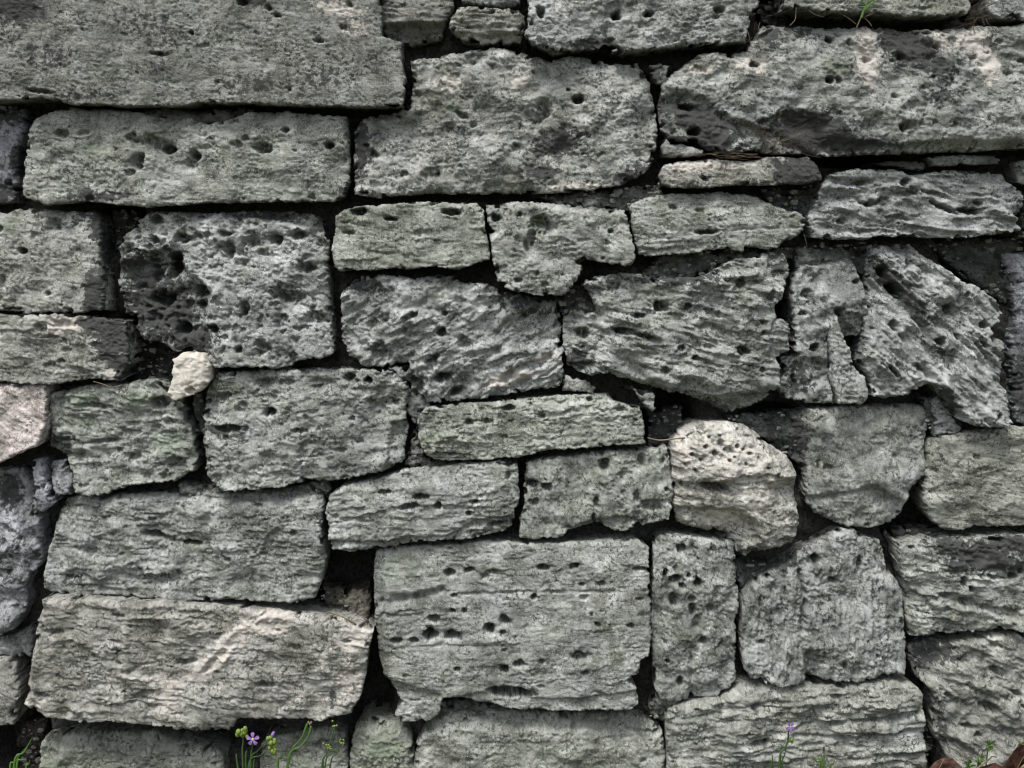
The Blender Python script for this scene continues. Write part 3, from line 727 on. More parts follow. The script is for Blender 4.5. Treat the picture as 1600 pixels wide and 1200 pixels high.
stone("580,884 584,868 600,861 665,856 766,849 867,852 996,847 1016,860 1017,930 1019,997 1013,1024 1002,1032 1000,1052 979,1061 996,1075 999,1099 986,1109 930,1110 867,1112 800,1110 766,1102 720,1092 692,1092 689,1116 672,1132 631,1134 614,1122 628,1102 611,1078 598,1058 588,1031 582,964",
      a=-3, S=1.8, P=2.0, ps=5, r=8, z=14, B=5, R=.95, tint=(1.04, 1.05, 1.0), W=1.9, depth=120,
      cuts=[("570,850 598,862 600,925 602,960 600,1010 598,1065 570,1065", -12, 4), ("700,1092 740,1082 800,1080 830,1090 900,1088 1000,1075 1010,1120 690,1120", -6, 4), ("600,1060 690,1085 700,1140 600,1140", -10, 8)],
      grooves=[("597,945 640,938 690,927", 7, 15), ("690,927 770,930 850,925 960,926", 2.5, 4), ("600,1018 680,1012 800,1008", 2.5, 3)],
      pits=[(702, 898, 9, 7, 15, 0), (733, 894, 10, 5, 11), (849, 888, 11, 6, 14), (898, 886, 9, 5, 11, -20), (1001, 890, 13, 3, 12), (835, 934, 5, 6, 11, 0), (619, 1004, 10, 5, 12), (646, 1003, 8, 5, 12), (672, 994, 13, 9, 22, -15), (707, 994, 13, 8, 20), (765, 984, 9, 9, 20, 45), (788, 971, 10, 9, 11, 0), (786, 990, 5, 5, 10), (812, 1037, 10, 7, 12), (788, 1046, 7, 6, 16), (847, 1032, 6, 4, 10), (715, 1045, 6, 4, 12), (906, 1025, 18, 7, 11), (914, 1050, 6, 4, 10), (634, 1058, 6, 3, 9), (709, 932, 6, 4, 10), (678, 969, 10, 8, 12), (706, 955, 6, 4, 9), (725, 955, 4, 4, 9), (935, 977, 6, 5, 9), (770, 896, 14, 4, 6), (940, 914, 10, 4, 8), (912, 935, 8, 5, 6), (1000, 936, 7, 3), (985, 978, 8, 4), (800, 1082, 40, 9, 26, 4), (910, 915, 6, 3), (845, 1072, 6, 3), (1000, 1060, 12, 8, 14)],
      green=[(620, 890, 36, 26, 0, .6)], dark=[(600, 1090, 14, 30, 0, .8), (800, 1088, 50, 8, 0, .4)], label="large central lower block with a line of round dark holes")
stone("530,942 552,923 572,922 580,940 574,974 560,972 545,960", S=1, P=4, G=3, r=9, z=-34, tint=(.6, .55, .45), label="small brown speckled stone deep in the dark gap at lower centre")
stone("1021,850 1034,838 1060,837 1100,842 1128,845 1141,842 1149,850 1152,896 1155,937 1153,984 1151,1024 1154,1060 1140,1080 1121,1093 1087,1095 1080,1088 1078,1100 1056,1102 1031,1095 1023,1078 1019,1031 1018,964",
      a=86, S=2.0, P=5, ps=6, G=2, r=9, z=2, B=9, tint=(1.02, 1.04, .99), W=2.1,
      cuts=[("1015,840 1062,835 1060,890 1020,900", -5, 8), ("1015,940 1030,950 1036,1000 1036,1080 1015,1080", -8, 6)], grooves=[("1084,1095 1080,1060 1082,1030", 4, 9), ("1085,840 1082,870", 6, 8)],
      pits=[(1090, 910, 7, 7, 16, 0), (1065, 916, 6, 6, 13), (1100, 1004, 6, 7, 12), (1082, 953, 7, 11, 12, 0), (1110, 951, 7, 8, 9, 0), (1080, 935, 6, 6, 10), (1064, 1068, 6, 8, 14, 0), (1066, 859, 8, 7, 12, 0), (1040, 896, 6, 5, 13), (1055, 905, 12, 9, 11, 0), (1053, 937, 9, 12, 12, 0), (1042, 1032, 4, 4, 10), (1076, 900, 5, 5, 9), (1090, 975, 7, 14, 7, 0), (1120, 925, 12, 8, 5)],
      dark=[(1100, 855, 35, 12, 0, .5), (1045, 905, 20, 16, 0, .5)], label="tall narrow upright block with round holes")
stone("1158,950 1161,930 1178,910 1202,893 1262,859 1296,842 1320,829 1340,831 1352,840 1381,849 1388,864 1394,900 1408,903 1414,930 1418,991 1416,1053 1387,1055 1340,1067 1289,1063 1262,1061 1249,1068 1212,1072 1194,1066 1188,1056 1172,1058 1161,1041 1154,997",
      a=89, F=4, FL=9, S=5.5, P=3.5, ps=5, G=1.5, r=9, z=0, B=8, R=1.15, tint=(.97, .98, .95), W=2.2,
      cuts=[("1150,880 1246,870 1250,905 1254,925 1250,980 1256,1050 1256,1080 1150,1080", 7, 4), ("1256,855 1290,850 1300,890 1330,900 1320,1000 1270,1010 1258,980", -5, 10), ("1340,835 1395,850 1400,905 1350,905", -6, 6), ("1258,1012 1280,1012 1290,1070 1255,1070", -9, 6)],
      pits=[(1276, 875, 6, 8, 13, 0), (1304, 909, 8, 5, 12, 0), (1189, 1001, 4, 4, 11, 0), (1372, 1026, 4, 4, 10, 0), (1318, 1038, 6, 7, 8, 0), (1346, 885, 14, 5, 9, 90), (1295, 938, 12, 8, 5, 0), (1275, 880, 14, 9, 7, 0)],
      grooves=[("1345,880 1340,910", 4, 6), ("1250,895 1257,930 1254,985", 4.5, 20), ("1365,870 1368,960 1366,1045", 2.5, 7), ("1385,880 1392,960 1390,1045", 2.5, 7), ("1400,925 1404,1040", 2, 6), ("1340,940 1343,1050", 2.5, 5), ("1186,930 1184,1040", 2.5, 7), ("1205,910 1206,1055", 2.5, 6), ("1226,900 1228,1060", 2.5, 7), ("1300,930 1302,1050", 2, 4)], dark=[(1230, 880, 50, 10, -25, .7), (1300, 860, 60, 30, 0, .3)], label="arch topped block with vertical ribs at the lower right")
stone("1404,850 1448,845 1532,842 1600,837 1675,835 1675,985 1600,987 1566,989 1499,992 1448,994 1423,997 1419,964 1416,913 1406,879",
      a=5, F=5, FL=18, S=3.2, P=3, ps=6, G=2, r=10, z=6, B=10, tint=(1.05, 1.06, 1.0),
      cuts=[("1415,915 1450,935 1475,965 1530,985 1590,975 1600,1000 1410,1005", -11, 6), ("1460,925 1500,928 1550,950 1600,955 1600,975 1570,970 1530,955 1480,945", -11, 6)],
      pits=[(1507, 908, 5, 8, 14, 0), (1518, 921, 6, 5, 14, 30), (1584, 903, 9, 6, 14), (1598, 893, 5, 5), (1480, 932, 18, 5, 9, -5), (1510, 944, 9, 6, 9), (1555, 903, 14, 4, 8)],
      dark=[(1480, 852, 28, 16, 0, .9), (1540, 870, 60, 26, 10, 1.0), (1590, 850, 50, 14), (1500, 885, 30, 16, 0, .7), (1450, 990, 50, 8, 0, .6)], label="block at the right edge with a black crust patch along its top")
# ---- foot of the wall
stone("1423,1013 1448,1005 1495,1004 1566,993 1675,990 1675,1245 1485,1245 1478,1178 1462,1153 1458,1105 1459,1082 1431,1058",
      a=28, F=5, FL=24, S=2.6, P=3.5, ps=7, G=2.5, r=12, z=-6, B=12, tint=(1.0, .99, .92),
      cuts=[("1415,1000 1480,1000 1500,1015 1475,1060 1440,1065 1415,1040", -9, 9), ("1455,1150 1500,1155 1530,1180 1500,1250 1455,1250", -12, 7)],
      pits=[(1546, 1105, 20, 8, 12, 25), (1516, 1138, 10, 5, 11, 5), (1530, 1150, 6, 5, 8), (1480, 1085, 9, 4), (1590, 1085, 14, 5, 8)], grooves=[("1460,1060 1490,1065 1530,1080 1560,1095", 3, 6), ("1480,1100 1500,1098 1520,1092", 2.5, 5)],
      dark=[(1460, 1020, 45, 20, 0, .8), (1430, 1040, 20, 26, 0, .7), (1470, 1130, 12, 60, 0, .5)], pale=[(1600, 1005, 60, 12, 0, .4)], label="big block at the bottom right corner above the dead leaves")
stone("1040,1120 1052,1108 1100,1098 1134,1090 1154,1076 1180,1073 1262,1074 1340,1074 1397,1066 1431,1072 1445,1085 1448,1120 1450,1166 1451,1245 1040,1245 1043,1180",
      a=-2, F=5, FL=16, S=4.6, P=3.5, ps=5, r=9, z=10, B=8, tint=(1.0, 1.0, .93), W=2.3,
      grooves=[("1300,1131 1340,1130 1390,1124 1440,1117", 4.5, 15), ("1360,1152 1400,1148 1450,1142", 3.5, 10), ("1240,1150 1300,1155 1350,1150", 3, 9), ("1180,1162 1200,1160", 4, 12), ("1245,1136 1275,1130", 4, 8), ("1330,1186 1450,1178", 3, 8), ("1060,1125 1200,1100 1290,1090", 3, 5)],
      pits=[(1181, 1106, 8, 6, 10), (1188, 1162, 16, 4, 13), (1305, 1090, 10, 5, 7)], cuts=[("1300,1134 1350,1132 1445,1122 1455,1142 1380,1150 1300,1150", 4, 3)],
      label="long deeply layered block at the bottom right of centre")
stone("645,1190 650,1160 660,1146 674,1131 699,1120 800,1117 969,1120 1013,1129 1036,1146 1042,1170 1040,1245 645,1245",
      a=0, S=1.8, P=2.5, ps=5, r=12, z=-6, B=8, R=1.2, tint=(.95, .96, .88), cuts=[("640,1110 1045,1110 1045,1136 900,1142 700,1138 660,1150 640,1160", -10, 8)], tilt=(0, .06), dark=[(720, 1165, 50, 10, 0, .35)], green=[(850, 1170, 100, 20, 0, .4)],
      label="low rounded block at the bottom centre")
stone("552,1140 565,1128 597,1130 630,1138 642,1150 647,1175 646,1245 548,1245 544,1185", a=0, S=1.6, P=3, G=2, r=12, z=-14, B=7, tint=(.88, .9, .78), green=[(600, 1170, 40, 30, 0, .7)])
stone("405,1165 430,1150 480,1148 520,1142 538,1150 543,1190 545,1245 400,1245", a=5, S=1.6, P=3, G=2, r=12, z=-22, B=8, tint=(.85, .86, .78), green=[(460, 1180, 50, 20, 0, .5)])
stone("64,1158 80,1150 135,1147 236,1147 258,1160 337,1178 348,1190 352,1245 52,1245 58,1195", a=3, S=2.6, P=3, G=1.5, r=11, z=-14, B=9, tint=(.86, .88, .78), cuts=[("50,1140 260,1140 330,1175 200,1172 60,1165", -8, 7)], green=[(90, 1190, 30, 14, 0, .6)],
      label="low mossy block at the bottom left")
# ---- stones set back in the gaps, tints darkened to paint in their shade
BK = dict(P=6, G=5, r=9, B=16, R=1.6, W=5, depth=60)
BACKS = []
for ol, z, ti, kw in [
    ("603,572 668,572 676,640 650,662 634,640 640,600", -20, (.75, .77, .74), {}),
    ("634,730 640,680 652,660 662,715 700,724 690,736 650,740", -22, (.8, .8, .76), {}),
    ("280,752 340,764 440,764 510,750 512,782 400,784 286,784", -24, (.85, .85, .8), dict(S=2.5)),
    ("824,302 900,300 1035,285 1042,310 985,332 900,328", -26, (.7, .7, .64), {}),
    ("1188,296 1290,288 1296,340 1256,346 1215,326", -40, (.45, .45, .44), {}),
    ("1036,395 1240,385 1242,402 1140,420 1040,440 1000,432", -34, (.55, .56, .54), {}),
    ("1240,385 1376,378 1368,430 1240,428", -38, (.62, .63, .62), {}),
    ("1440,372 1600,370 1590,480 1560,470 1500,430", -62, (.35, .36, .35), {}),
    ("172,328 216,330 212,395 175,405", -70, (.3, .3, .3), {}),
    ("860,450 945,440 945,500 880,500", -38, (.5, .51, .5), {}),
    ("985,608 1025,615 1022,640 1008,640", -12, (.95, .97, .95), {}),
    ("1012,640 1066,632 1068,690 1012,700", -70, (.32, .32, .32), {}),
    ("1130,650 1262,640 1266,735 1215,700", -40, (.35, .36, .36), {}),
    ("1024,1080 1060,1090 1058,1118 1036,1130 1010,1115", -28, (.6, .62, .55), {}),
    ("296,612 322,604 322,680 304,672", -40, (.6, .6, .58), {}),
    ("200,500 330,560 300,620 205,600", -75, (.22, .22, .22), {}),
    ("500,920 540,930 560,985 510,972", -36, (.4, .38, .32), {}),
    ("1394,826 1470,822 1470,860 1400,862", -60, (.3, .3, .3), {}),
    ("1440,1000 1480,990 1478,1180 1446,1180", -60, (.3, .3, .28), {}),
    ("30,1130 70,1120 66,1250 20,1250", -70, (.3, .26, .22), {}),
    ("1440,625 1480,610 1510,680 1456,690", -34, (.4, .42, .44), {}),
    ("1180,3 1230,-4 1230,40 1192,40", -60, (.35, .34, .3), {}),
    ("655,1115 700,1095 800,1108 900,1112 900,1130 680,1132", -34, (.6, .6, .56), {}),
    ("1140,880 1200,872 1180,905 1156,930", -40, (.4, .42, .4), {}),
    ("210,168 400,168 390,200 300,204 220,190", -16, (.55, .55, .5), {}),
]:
    k = dict(BK)
    k.update(kw)
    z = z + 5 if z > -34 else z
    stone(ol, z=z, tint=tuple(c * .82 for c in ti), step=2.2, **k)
    if z < -18:
        BACKS.append((pp(ol), z))

# ---- plain courses carrying the wall on beyond the picture
rc = random.Random(5)


def filler(xa, xb, ya, yb, zc=0):
    y = ya
    while y < yb - 40:
        hgt = min(rc.uniform(90, 160), yb - y)
        if yb - y - hgt < 60:
            hgt = yb - y
        x = xa
        while x < xb - 30:
            wd = rc.uniform(160, 360)
            if xb - x - wd < 110:
                wd = xb - x
            j = lambda: rc.uniform(-5, 5)
            ol = [(x + 6 + j(), y + 6 + j()), (x + wd / 2, y + 5 + j()), (x + wd - 6 + j(), y + 6 + j()), (x + wd - 5, y + hgt / 2),
                  (x + wd - 6 + j(), y + hgt - 6 + j()), (x + wd / 2, y + hgt - 5 + j()), (x + 6 + j(), y + hgt - 6 + j()), (x + 5, y + hgt / 2)]
            stone(ol, a=rc.uniform(-5, 5), S=2, P=1.5, G=2, r=12, B=9, z=rc.uniform(-5, 10), step=5, tint=(.95, .96, .9))
            x += wd
        y += hgt


filler(-620, -82, -62, 1250)
filler(1682, 2220, -62, 1250)
filler(-620, 2220, -330, -66)

# dark earth and rubble packed behind the stones
uu, vv = np.meshgrid(np.arange(-610, 2212, 6.0), np.arange(-325, 1262, 6.0))
hh = 14 * pn(uu / 60, vv / 50, 3) + 9 * pn(uu / 22, vv / 22, 4) + 6 * pn(uu / 11, vv / 11, 5)
hole = np.zeros_like(uu)
for hx, hy, ha, hb in [(232, 545, 60, 60), (540, 905, 50, 60), (575, 1075, 36, 75), (1045, 655, 40, 45), (1210, 680, 60, 45), (1425, 815, 45, 40), (190, 350, 34, 40),
                       (1207, 10, 24, 30), (30, 1165, 50, 60), (1468, 1110, 26, 90), (1540, 410, 60, 40), (310, 650, 14, 40), (1520, 15, 25, 16), (1345, 555, 16, 26), (380, 1150, 60, 20), (1340, 250, 60, 12), (905, 472, 30, 16), (1225, 490, 20, 20)]:
    hole = np.maximum(hole, sst(1.25, .8, np.sqrt(((uu - hx) / ha) ** 2 + ((vv - hy) / hb) ** 2)))
hh -= 85 * hole
bo = P3(800, 600, -.068)
me = grid_mesh("earth_fill", None, None, uu, vv, hh, np.ones_like(uu, bool), -.068, None, None, bo)
me.materials.append(MAT_SOIL)
eo = bpy.data.objects.new("earth_fill", me)
eo.location = bo
eo.parent = WALL
COL.objects.link(eo)

# loose crumbs of stone lying in the joints
rk = random.Random(99)
CV, CF = [], []
for poly_, z_ in BACKS:
    Ac = np.array(poly_)
    (xa_, ya_), (xb_, yb_) = Ac.min(0), Ac.max(0)
    for _ in range(int((xb_ - xa_) * (yb_ - ya_) / 110)):
        cx_, cy_ = rk.uniform(xa_, xb_), rk.uniform(ya_, yb_)
        if sdf(np.array([cx_]), np.array([cy_]), poly_)[0] < 0:
            continue
        rr_ = .0012 + .0048 * rk.random() ** 2.5
        c_ = P3(cx_, cy_, z_ * .001 + rk.uniform(.0, .006))
        sq = (rk.uniform(.8, 1.5), rk.uniform(.6, 1), rk.uniform(.5, 1))
        o_ = len(CV)
        for j in range(1, 4):
            for i in range(6):
                th, ph = math.pi * j / 4, 2 * math.pi * (i + .3 * j) / 6
                q_ = rk.uniform(.75, 1.2) * rr_
                CV.append((c_.x + math.sin(th) * math.cos(ph) * q_ * sq[0], c_.y + math.sin(th) * math.sin(ph) * q_ * sq[1], c_.z + math.cos(th) * q_ * sq[2]))
        for j in range(2):
            for i in range(6):
                CF.append((o_ + j * 6 + i, o_ + j * 6 + (i + 1) % 6, o_ + j * 6 + 6 + (i + 1) % 6, o_ + j * 6 + 6 + i))
        CF.append(tuple(o_ + i for i in range(5, -1, -1)))
        CF.append(tuple(o_ + 12 + i for i in range(6)))
me = bpy.data.meshes.new("stone_crumbs")
me.from_pydata(CV, [], CF)
me.materials.append(MAT_CRUMB)
co_ = bpy.data.objects.new("stone_crumbs", me)
co_.parent = WALL
co_["kind"] = "stuff"
COL.objects.link(co_)

# ------------------------------------------------------------------ ground
GZ = -0.055


def mesh_obj(name, verts, faces, mats, loc=(0, 0, 0), parent=None, smooth=True, midx=None):
    global NTRI
    me = bpy.data.meshes.new(name)
    me.from_pydata([tuple(v) for v in verts], [], faces)
    for m in (mats if isinstance(mats, (list, tuple)) else [mats]):
        me.materials.append(m)
    if smooth:
        me.polygons.foreach_set("use_smooth", [True] * len(me.polygons))
    if midx:
        me.polygons.foreach_set("material_index", midx)
    me.update()
    NTRI += sum(len(f) - 2 for f in faces)
    o = bpy.data.objects.new(name, me)
    o.location = loc
    if parent:
        o.parent = parent
    COL.objects.link(o)
    return o


def grid_axis():
    a = [-200, -120, -60, -30, -15, -8, -5]
    a += list(np.arange(-3.5, 3.51, .05))
    return a + [5, 8, 15, 30, 60, 120, 200]


gx_ = np.array(grid_axis())
gy_ = np.array([-200, -120, -60, -30, -15, -8, -5] + list(np.arange(-3.5, .3, .04)) + [.6, 1.5, 4, 10, 30, 80, 200])
GXX, GYY = np.meshgrid(gx_, gy_)
GH = GZ + .010 * pn(GXX * 3, GYY * 3, 2) + .006 * pn(GXX * 11, GYY * 11, 3)
nx, ny = len(gx_), len(gy_)
vs = np.stack([GXX.ravel(), GYY.ravel(), GH.ravel()], 1)
fs = [(j * nx + i, j * nx + i + 1, (j + 1) * nx + i + 1, (j + 1) * nx + i) for j in range(ny - 1) for i in range(nx - 1)]
g = mesh_obj("ground", vs, fs, MAT_GROUND)
g["kind"] = "structure"


def gz(x, y):
    xx, yy = np.array([x]), np.array([y])
    return float((GZ + .010 * pn(xx * 3, yy * 3, 2) + .006 * pn(xx * 11, yy * 11, 3))[0])


# ------------------------------------------------------------------ small shape helpers
def tube(pts, radii, n=6):
    """verts, faces of a tapered tube through world points"""
    V, F = [], []
    pts = [Vector(p) for p in pts]
    for i, p in enumerate(pts):
        t = (pts[min(i + 1, len(pts) - 1)] - pts[max(i - 1, 0)]).normalized()
        a = t.cross(Vector((0, 1, .1))).normalized()
        b = t.cross(a)
        r = radii[i] if isinstance(radii, (list, tuple)) else radii
        for k in range(n):
            an = 2 * math.pi * k / n
            V.append(p + (a * math.cos(an) + b * math.sin(an)) * r)
    for i in range(len(pts) - 1):
        for k in range(n):
            F.append((i * n + k, i * n + (k + 1) % n, (i + 1) * n + (k + 1) % n, (i + 1) * n + k))
    F.append(tuple(range(n - 1, -1, -1)))
    F.append(tuple(range((len(pts) - 1) * n, len(pts) * n)))
    return V, F


def smooth_path(pts, sub=5):
    P = [Vector(p) for p in pts]
    if len(P) < 3:
        return [P[0].lerp(P[-1], k / sub) for k in range(sub + 1)]
    out = []
    for i in range(len(P) - 1):
        p0 = P[max(i - 1, 0)]
        p1, p2 = P[i], P[i + 1]
        p3 = P[min(i + 2, len(P) - 1)]
        for k in range(sub):
            t = k / sub
            out.append(.5 * ((2 * p1) + (p2 - p0) * t + (2 * p0 - 5 * p1 + 4 * p2 - p3) * t * t + (3 * p1 - p0 - 3 * p2 + p3) * t ** 3))
    out.append(P[-1])
    return out


def ball(c, r, sx=1, sy=1, sz=1, n=8, m=6, axis=None):
    V, F = [], []
    M = axis.to_track_quat('Z', 'Y').to_matrix() if axis is not None else Matrix.Identity(3)
    for j in range(m + 1):
        th = math.pi * j / m
        for i in range(n):
            ph = 2 * math.pi * i / n
            V.append(Vector(c) + M @ Vector((math.sin(th) * math.cos(ph) * sx, math.sin(th) * math.sin(ph) * sy, math.cos(th) * sz)) * r)
    for j in range(m):
        for i in range(n):
            F.append((j * n + i, (j + 1) * n + i, (j + 1) * n + (i + 1) % n, j * n + (i + 1) % n))
    return V, F


def join(parts):
    V, F = [], []
    for v, f in parts:
        o = len(V)
        V += v
        F += [tuple(i + o for i in q) for q in f]
    return V, F


def blade(pts, w, fold=.25):
    """a thin grass blade with a keel: pts world, w full width"""
    V, F = [], []
    P = smooth_path(pts, 5)
    n = len(P)
    for i, p in enumerate(P):
        t = (P[min(i + 1, n - 1)] - P[max(i - 1, 0)]).normalized()
        s = t.cross(Vector((0, 1, 0))).normalized()
        k = i / (n - 1)
        ww = w * .38 * (math.sin(math.pi * min(.5 + k * .5, 1)) ** .8 + .03)
        V += [p - s * ww, p + Vector((0, -1, 0)) * ww * fold * 2, p + s * ww, p + Vector((0, 1, 0)) * .0004]
    for i in range(n - 1):
        for k in range(4):
            F.append((i * 4 + k, i * 4 + (k + 1) % 4, (i + 1) * 4 + (k + 1) % 4, (i + 1) * 4 + k))
    return V, F


def thing(name, label, cat, loc, group=None):
    o = bpy.data.objects.new(name, None)
    o.location = loc
    o.empty_display_size = .05
    o["label"] = label
    o["category"] = cat
    if group:
        o["group"] = group
    COL.objects.link(o)
    return o


def part(name, VF, mat, root, label=None):
    V, F = VF
    c = Vector(root.location)
    o = mesh_obj(name, [Vector(v) - c for v in V], F, mat, parent=root)
    if label:
        o["label"] = label
    return o


rp = random.Random(22)


def petals(c, r, nrm, n=5, rot=.3, drop=()):
    """petals of one flower, each its own (V, F)"""
    out = []
    q = Vector(nrm).to_track_quat('Z', 'Y').to_matrix()
    for k in range(n):
        if k in drop:
            continue
        an = rot + 2 * math.pi * k / n
        V, F = [], []
        cu = rp.uniform(-.15, .2)
        rows = [(.12, .08, .0), (.40, .17, .08 + cu * .2), (.70, .28, .10 + cu * .6), (.90, .25, .03 + cu), (1.0, .10, -.05 + cu * 1.3)]
        for (rad, hw, up) in rows:
            for sgn in (-1, 0, 1):
                lx, ly = rad, sgn * hw
                notch = .06 if (sgn == 0 and rad > .95) else 0
                z = up + (.05 if sgn else 0)
                x = (lx - notch) * math.cos(an) - ly * math.sin(an)
                y = (lx - notch) * math.sin(an) + ly * math.cos(an)
                V.append(Vector(c) + q @ Vector((x, y, z)) * r)
        nV = len(V)
        V += [v - q @ Vector((0, 0, .03)) * r for v in V[:nV]]
        for i in range(len(rows) - 1):
            for k2 in range(2):
                a = i * 3 + k2
                F.append((a, a + 1, a + 4, a + 3))
                F.append((nV + a + 3, nV + a + 4, nV + a + 1, nV + a))
        out.append((V, F))
    return out


def flower(root, c, r, nrm, rot=.3):
    o = part("flower", ball(c, r * .2, sz=.6, axis=Vector(nrm)), MAT_EYE, root)
    for V, F in petals(c, r, nrm, rot=rot):
        cc = Vector(root.location)
        mesh_obj("petal", [Vector(v) - cc for v in V], F, MAT_PETAL, parent=o)
    return o


rp = random.Random(21)


def bud_cluster(root, c, rad, n, br):
    """a head of buds, each bud a ball"""
    for i in range(n):
        an = 2 * math.pi * i / n + rp.uniform(-.3, .3)
        rr = rad * (.35 + .65 * ((i % 3) / 2))
        p = Vector(c) + Vector((math.cos(an) * rr, rp.uniform(-.003, .003), math.sin(an) * rr * .8))
        part("bud", ball(p, br * rp.uniform(.8, 1.15), sz=1.2), MAT_LIME, root)


# ------------------------------------------------------------------ plants at the foot of the wall (all of them root in the ground)
def foot(u, p):
    b = P3(u, 1205, p)
    return Vector((b.x, -p, gz(b.x, -p) - .004))


# violet flowered plant, lower left
PF = .10
root = thing("flowering_plant", "small violet flower with lime green bud heads growing at the wall foot, lower left", "wildflower", foot(388, PF))
fb = Vector(root.location)
for pts, r0 in [((P3(379, 1185, PF), P3(380, 1160, PF), P3(379, 1148, PF)), .0016),
                ((P3(392, 1190, PF), P3(394, 1170, PF), P3(395, 1156, PF + .004)), .0013),
                ((P3(390, 1196, PF), P3(404, 1172, PF), P3(420, 1154, PF)), .0015),
                ((P3(388, 1198, PF), P3(408, 1180, PF), P3(424, 1166, PF)), .0015)]:
    P = smooth_path([fb + Vector((rp.uniform(-.006, .006), 0, 0))] + list(pts), 6)
    part("stem", tube(P, [r0 * (1.05 - .55 * i / len(P)) for i in range(len(P))]), MAT_STEM, root)
bud_cluster(root, P3(379, 1145, PF + .002), .0095, 9, .0036)
bud_cluster(root, P3(426, 1160, PF + .002), .0075, 6, .0034)
bud_cluster(root, P3(427, 1172, PF + .002), .0070, 5, .0034)
bud_cluster(root, P3(421, 1153, PF + .002), .003, 2, .0032)
part("bud", ball(P3(426, 1148, PF), .0028, sz=2.2, axis=Vector((.5, 0, 1))), MAT_PETAL, root, "closed violet bud")
flower(root, P3(395, 1155, PF + .012), .0102, (0, -1, .25), .35)
for pts, ww in [((fb, P3(371, 1195, PF), P3(370, 1178, PF)), .006), ((fb, P3(384, 1195, PF), P3(386, 1172, PF)), .006), ((fb, P3(396, 1200, PF), P3(399, 1186, PF)), .005)]:
    part("leaf", blade(pts, ww), MAT_STEM, root)
# seed stalks to its right
root = thing("seed_stalk", "pair of thin green stalks with a brownish tip leaning right, beside the violet flower", "wild plant", foot(438, PF))
fb = Vector(root.location)
for pts in [(P3(452, 1186, PF), P3(468, 1158, PF), P3(474, 1148, PF), P3(480, 1131, PF)), (P3(450, 1188, PF), P3(470, 1166, PF), P3(482, 1150, PF), P3(486, 1134, PF))]:
    P = smooth_path([fb] + list(pts), 6)
    n = len(P)
    part("stem", tube(P, [.0013 + .0008 * math.exp(-((i / n - .85) / .1) ** 2) for i in range(n)]), MAT_BLADE, root)
part("seed_head", join([ball(P3(482 + i * 2.2, 1129 + (i % 2) * 2, PF), .0017, sz=1.4) for i in range(3)]), MAT_DRY, root)
root = thing("grass_shoot", "short single green blade between the violet flower and the leaning stalks", "grass blade", foot(430, PF))
part("leaf", blade((root.location, P3(434, 1192, PF), P3(438, 1186, PF), P3(443, 1174, PF)), .0055), MAT_BLADE, root)
# pale sprig with tiny buds
root = thing("wild_sprig", "thin yellow green sprig with tiny buds in front of the low mossy stone", "wild plant", foot(505, PF))
fb = Vector(root.location)
ends = [((505, 1196), (510, 1180), (509, 1168)), ((508, 1196), (518, 1178), (520, 1172)), ((516, 1196), (526, 1178), (532, 1160)), ((503, 1198), (512, 1175), (523, 1135))]
for e in ends:
    P = smooth_path([fb] + [P3(a, b, PF) for a, b in e], 5)
    part("stem", tube(P, [.0011 * (1.2 - .6 * i / len(P)) for i in range(len(P))]), MAT_STEM, root)
for (cx_, cy_, k_) in [(509, 1166, 4), (532, 1157, 6), (523, 1131, 4), (519, 1171, 3)]:
    for i in range(k_):
        part("bud", ball(P3(cx_ + rp.uniform(-5, 5), cy_ + rp.uniform(-5, 5), PF), .0017), MAT_LIME, root)
# grass, bottom left
root = thing("grass_tuft", "tuft of bright green grass blades in the bottom left corner", "grass tuft", foot(22, PF))
fb = Vector(root.location)
for pts, ww in [(((22, 1196), (38, 1175), (51, 1151)), .0065), (((26, 1200), (34, 1188), (39, 1187)), .006), (((40, 1205), (45, 1195), (46, 1186)), .005), (((16, 1204), (24, 1190), (40, 1168)), .006)]:
    part("leaf", blade([fb] + [P3(a, b, PF) for a, b in pts], ww), MAT_BLADE, root)
# lilac flower, lower right
root = thing("flowering_plant", "single small lilac flower on a thin stem in front of the layered bottom block", "wildflower", foot(1222, PF))
fb = Vector(root.location)
for e, r0 in [(((1218, 1190), (1226, 1170), (1231, 1158), (1232, 1142)), .0015)]:
    P = smooth_path([fb] + [P3(a, b, PF) for a, b in e], 6)
    part("stem", tube(P, [r0 * (1.3 - .5 * i / len(P)) for i in range(len(P))]), MAT_STEM, root)
flower(root, P3(1235, 1136, PF + .006), .0085, (.25, -1, .1), .9)
bud_cluster(root, P3(1237, 1157, PF), .004, 4, .0026)
for e, ww in [(((1206, 1198), (1207, 1190), (1207, 1179)), .0055), (((1219, 1196), (1220, 1178), (1221, 1162)), .005), (((1222, 1196), (1226, 1180), (1228, 1168)), .004)]:
    part("leaf", blade([fb] + [P3(a, b, PF) for a, b in e], ww), MAT_STEM, root)
root = thing("wild_sprig", "little green shoot with a reddish tip right of the lilac flower", "wild plant", foot(1287, PF))
fb = Vector(root.location)
for e, ww in [(((1284, 1200), (1276, 1190), (1272, 1182)), .0065), (((1288, 1198), (1288, 1185), (1287, 1172)), .004), (((1296, 1204), (1302, 1194), (1304, 1186)), .005), (((1285, 1196), (1284, 1182), (1282, 1176)), .004)]:
    part("leaf", blade([fb] + [P3(a, b, PF) for a, b in e], ww), MAT_BLADE, root)
part("leaf", blade((P3(1287, 1174, PF), P3(1287, 1170, PF), P3(1288, 1165, PF)), .004), MAT_LEAF, root, "reddish leaf tip")
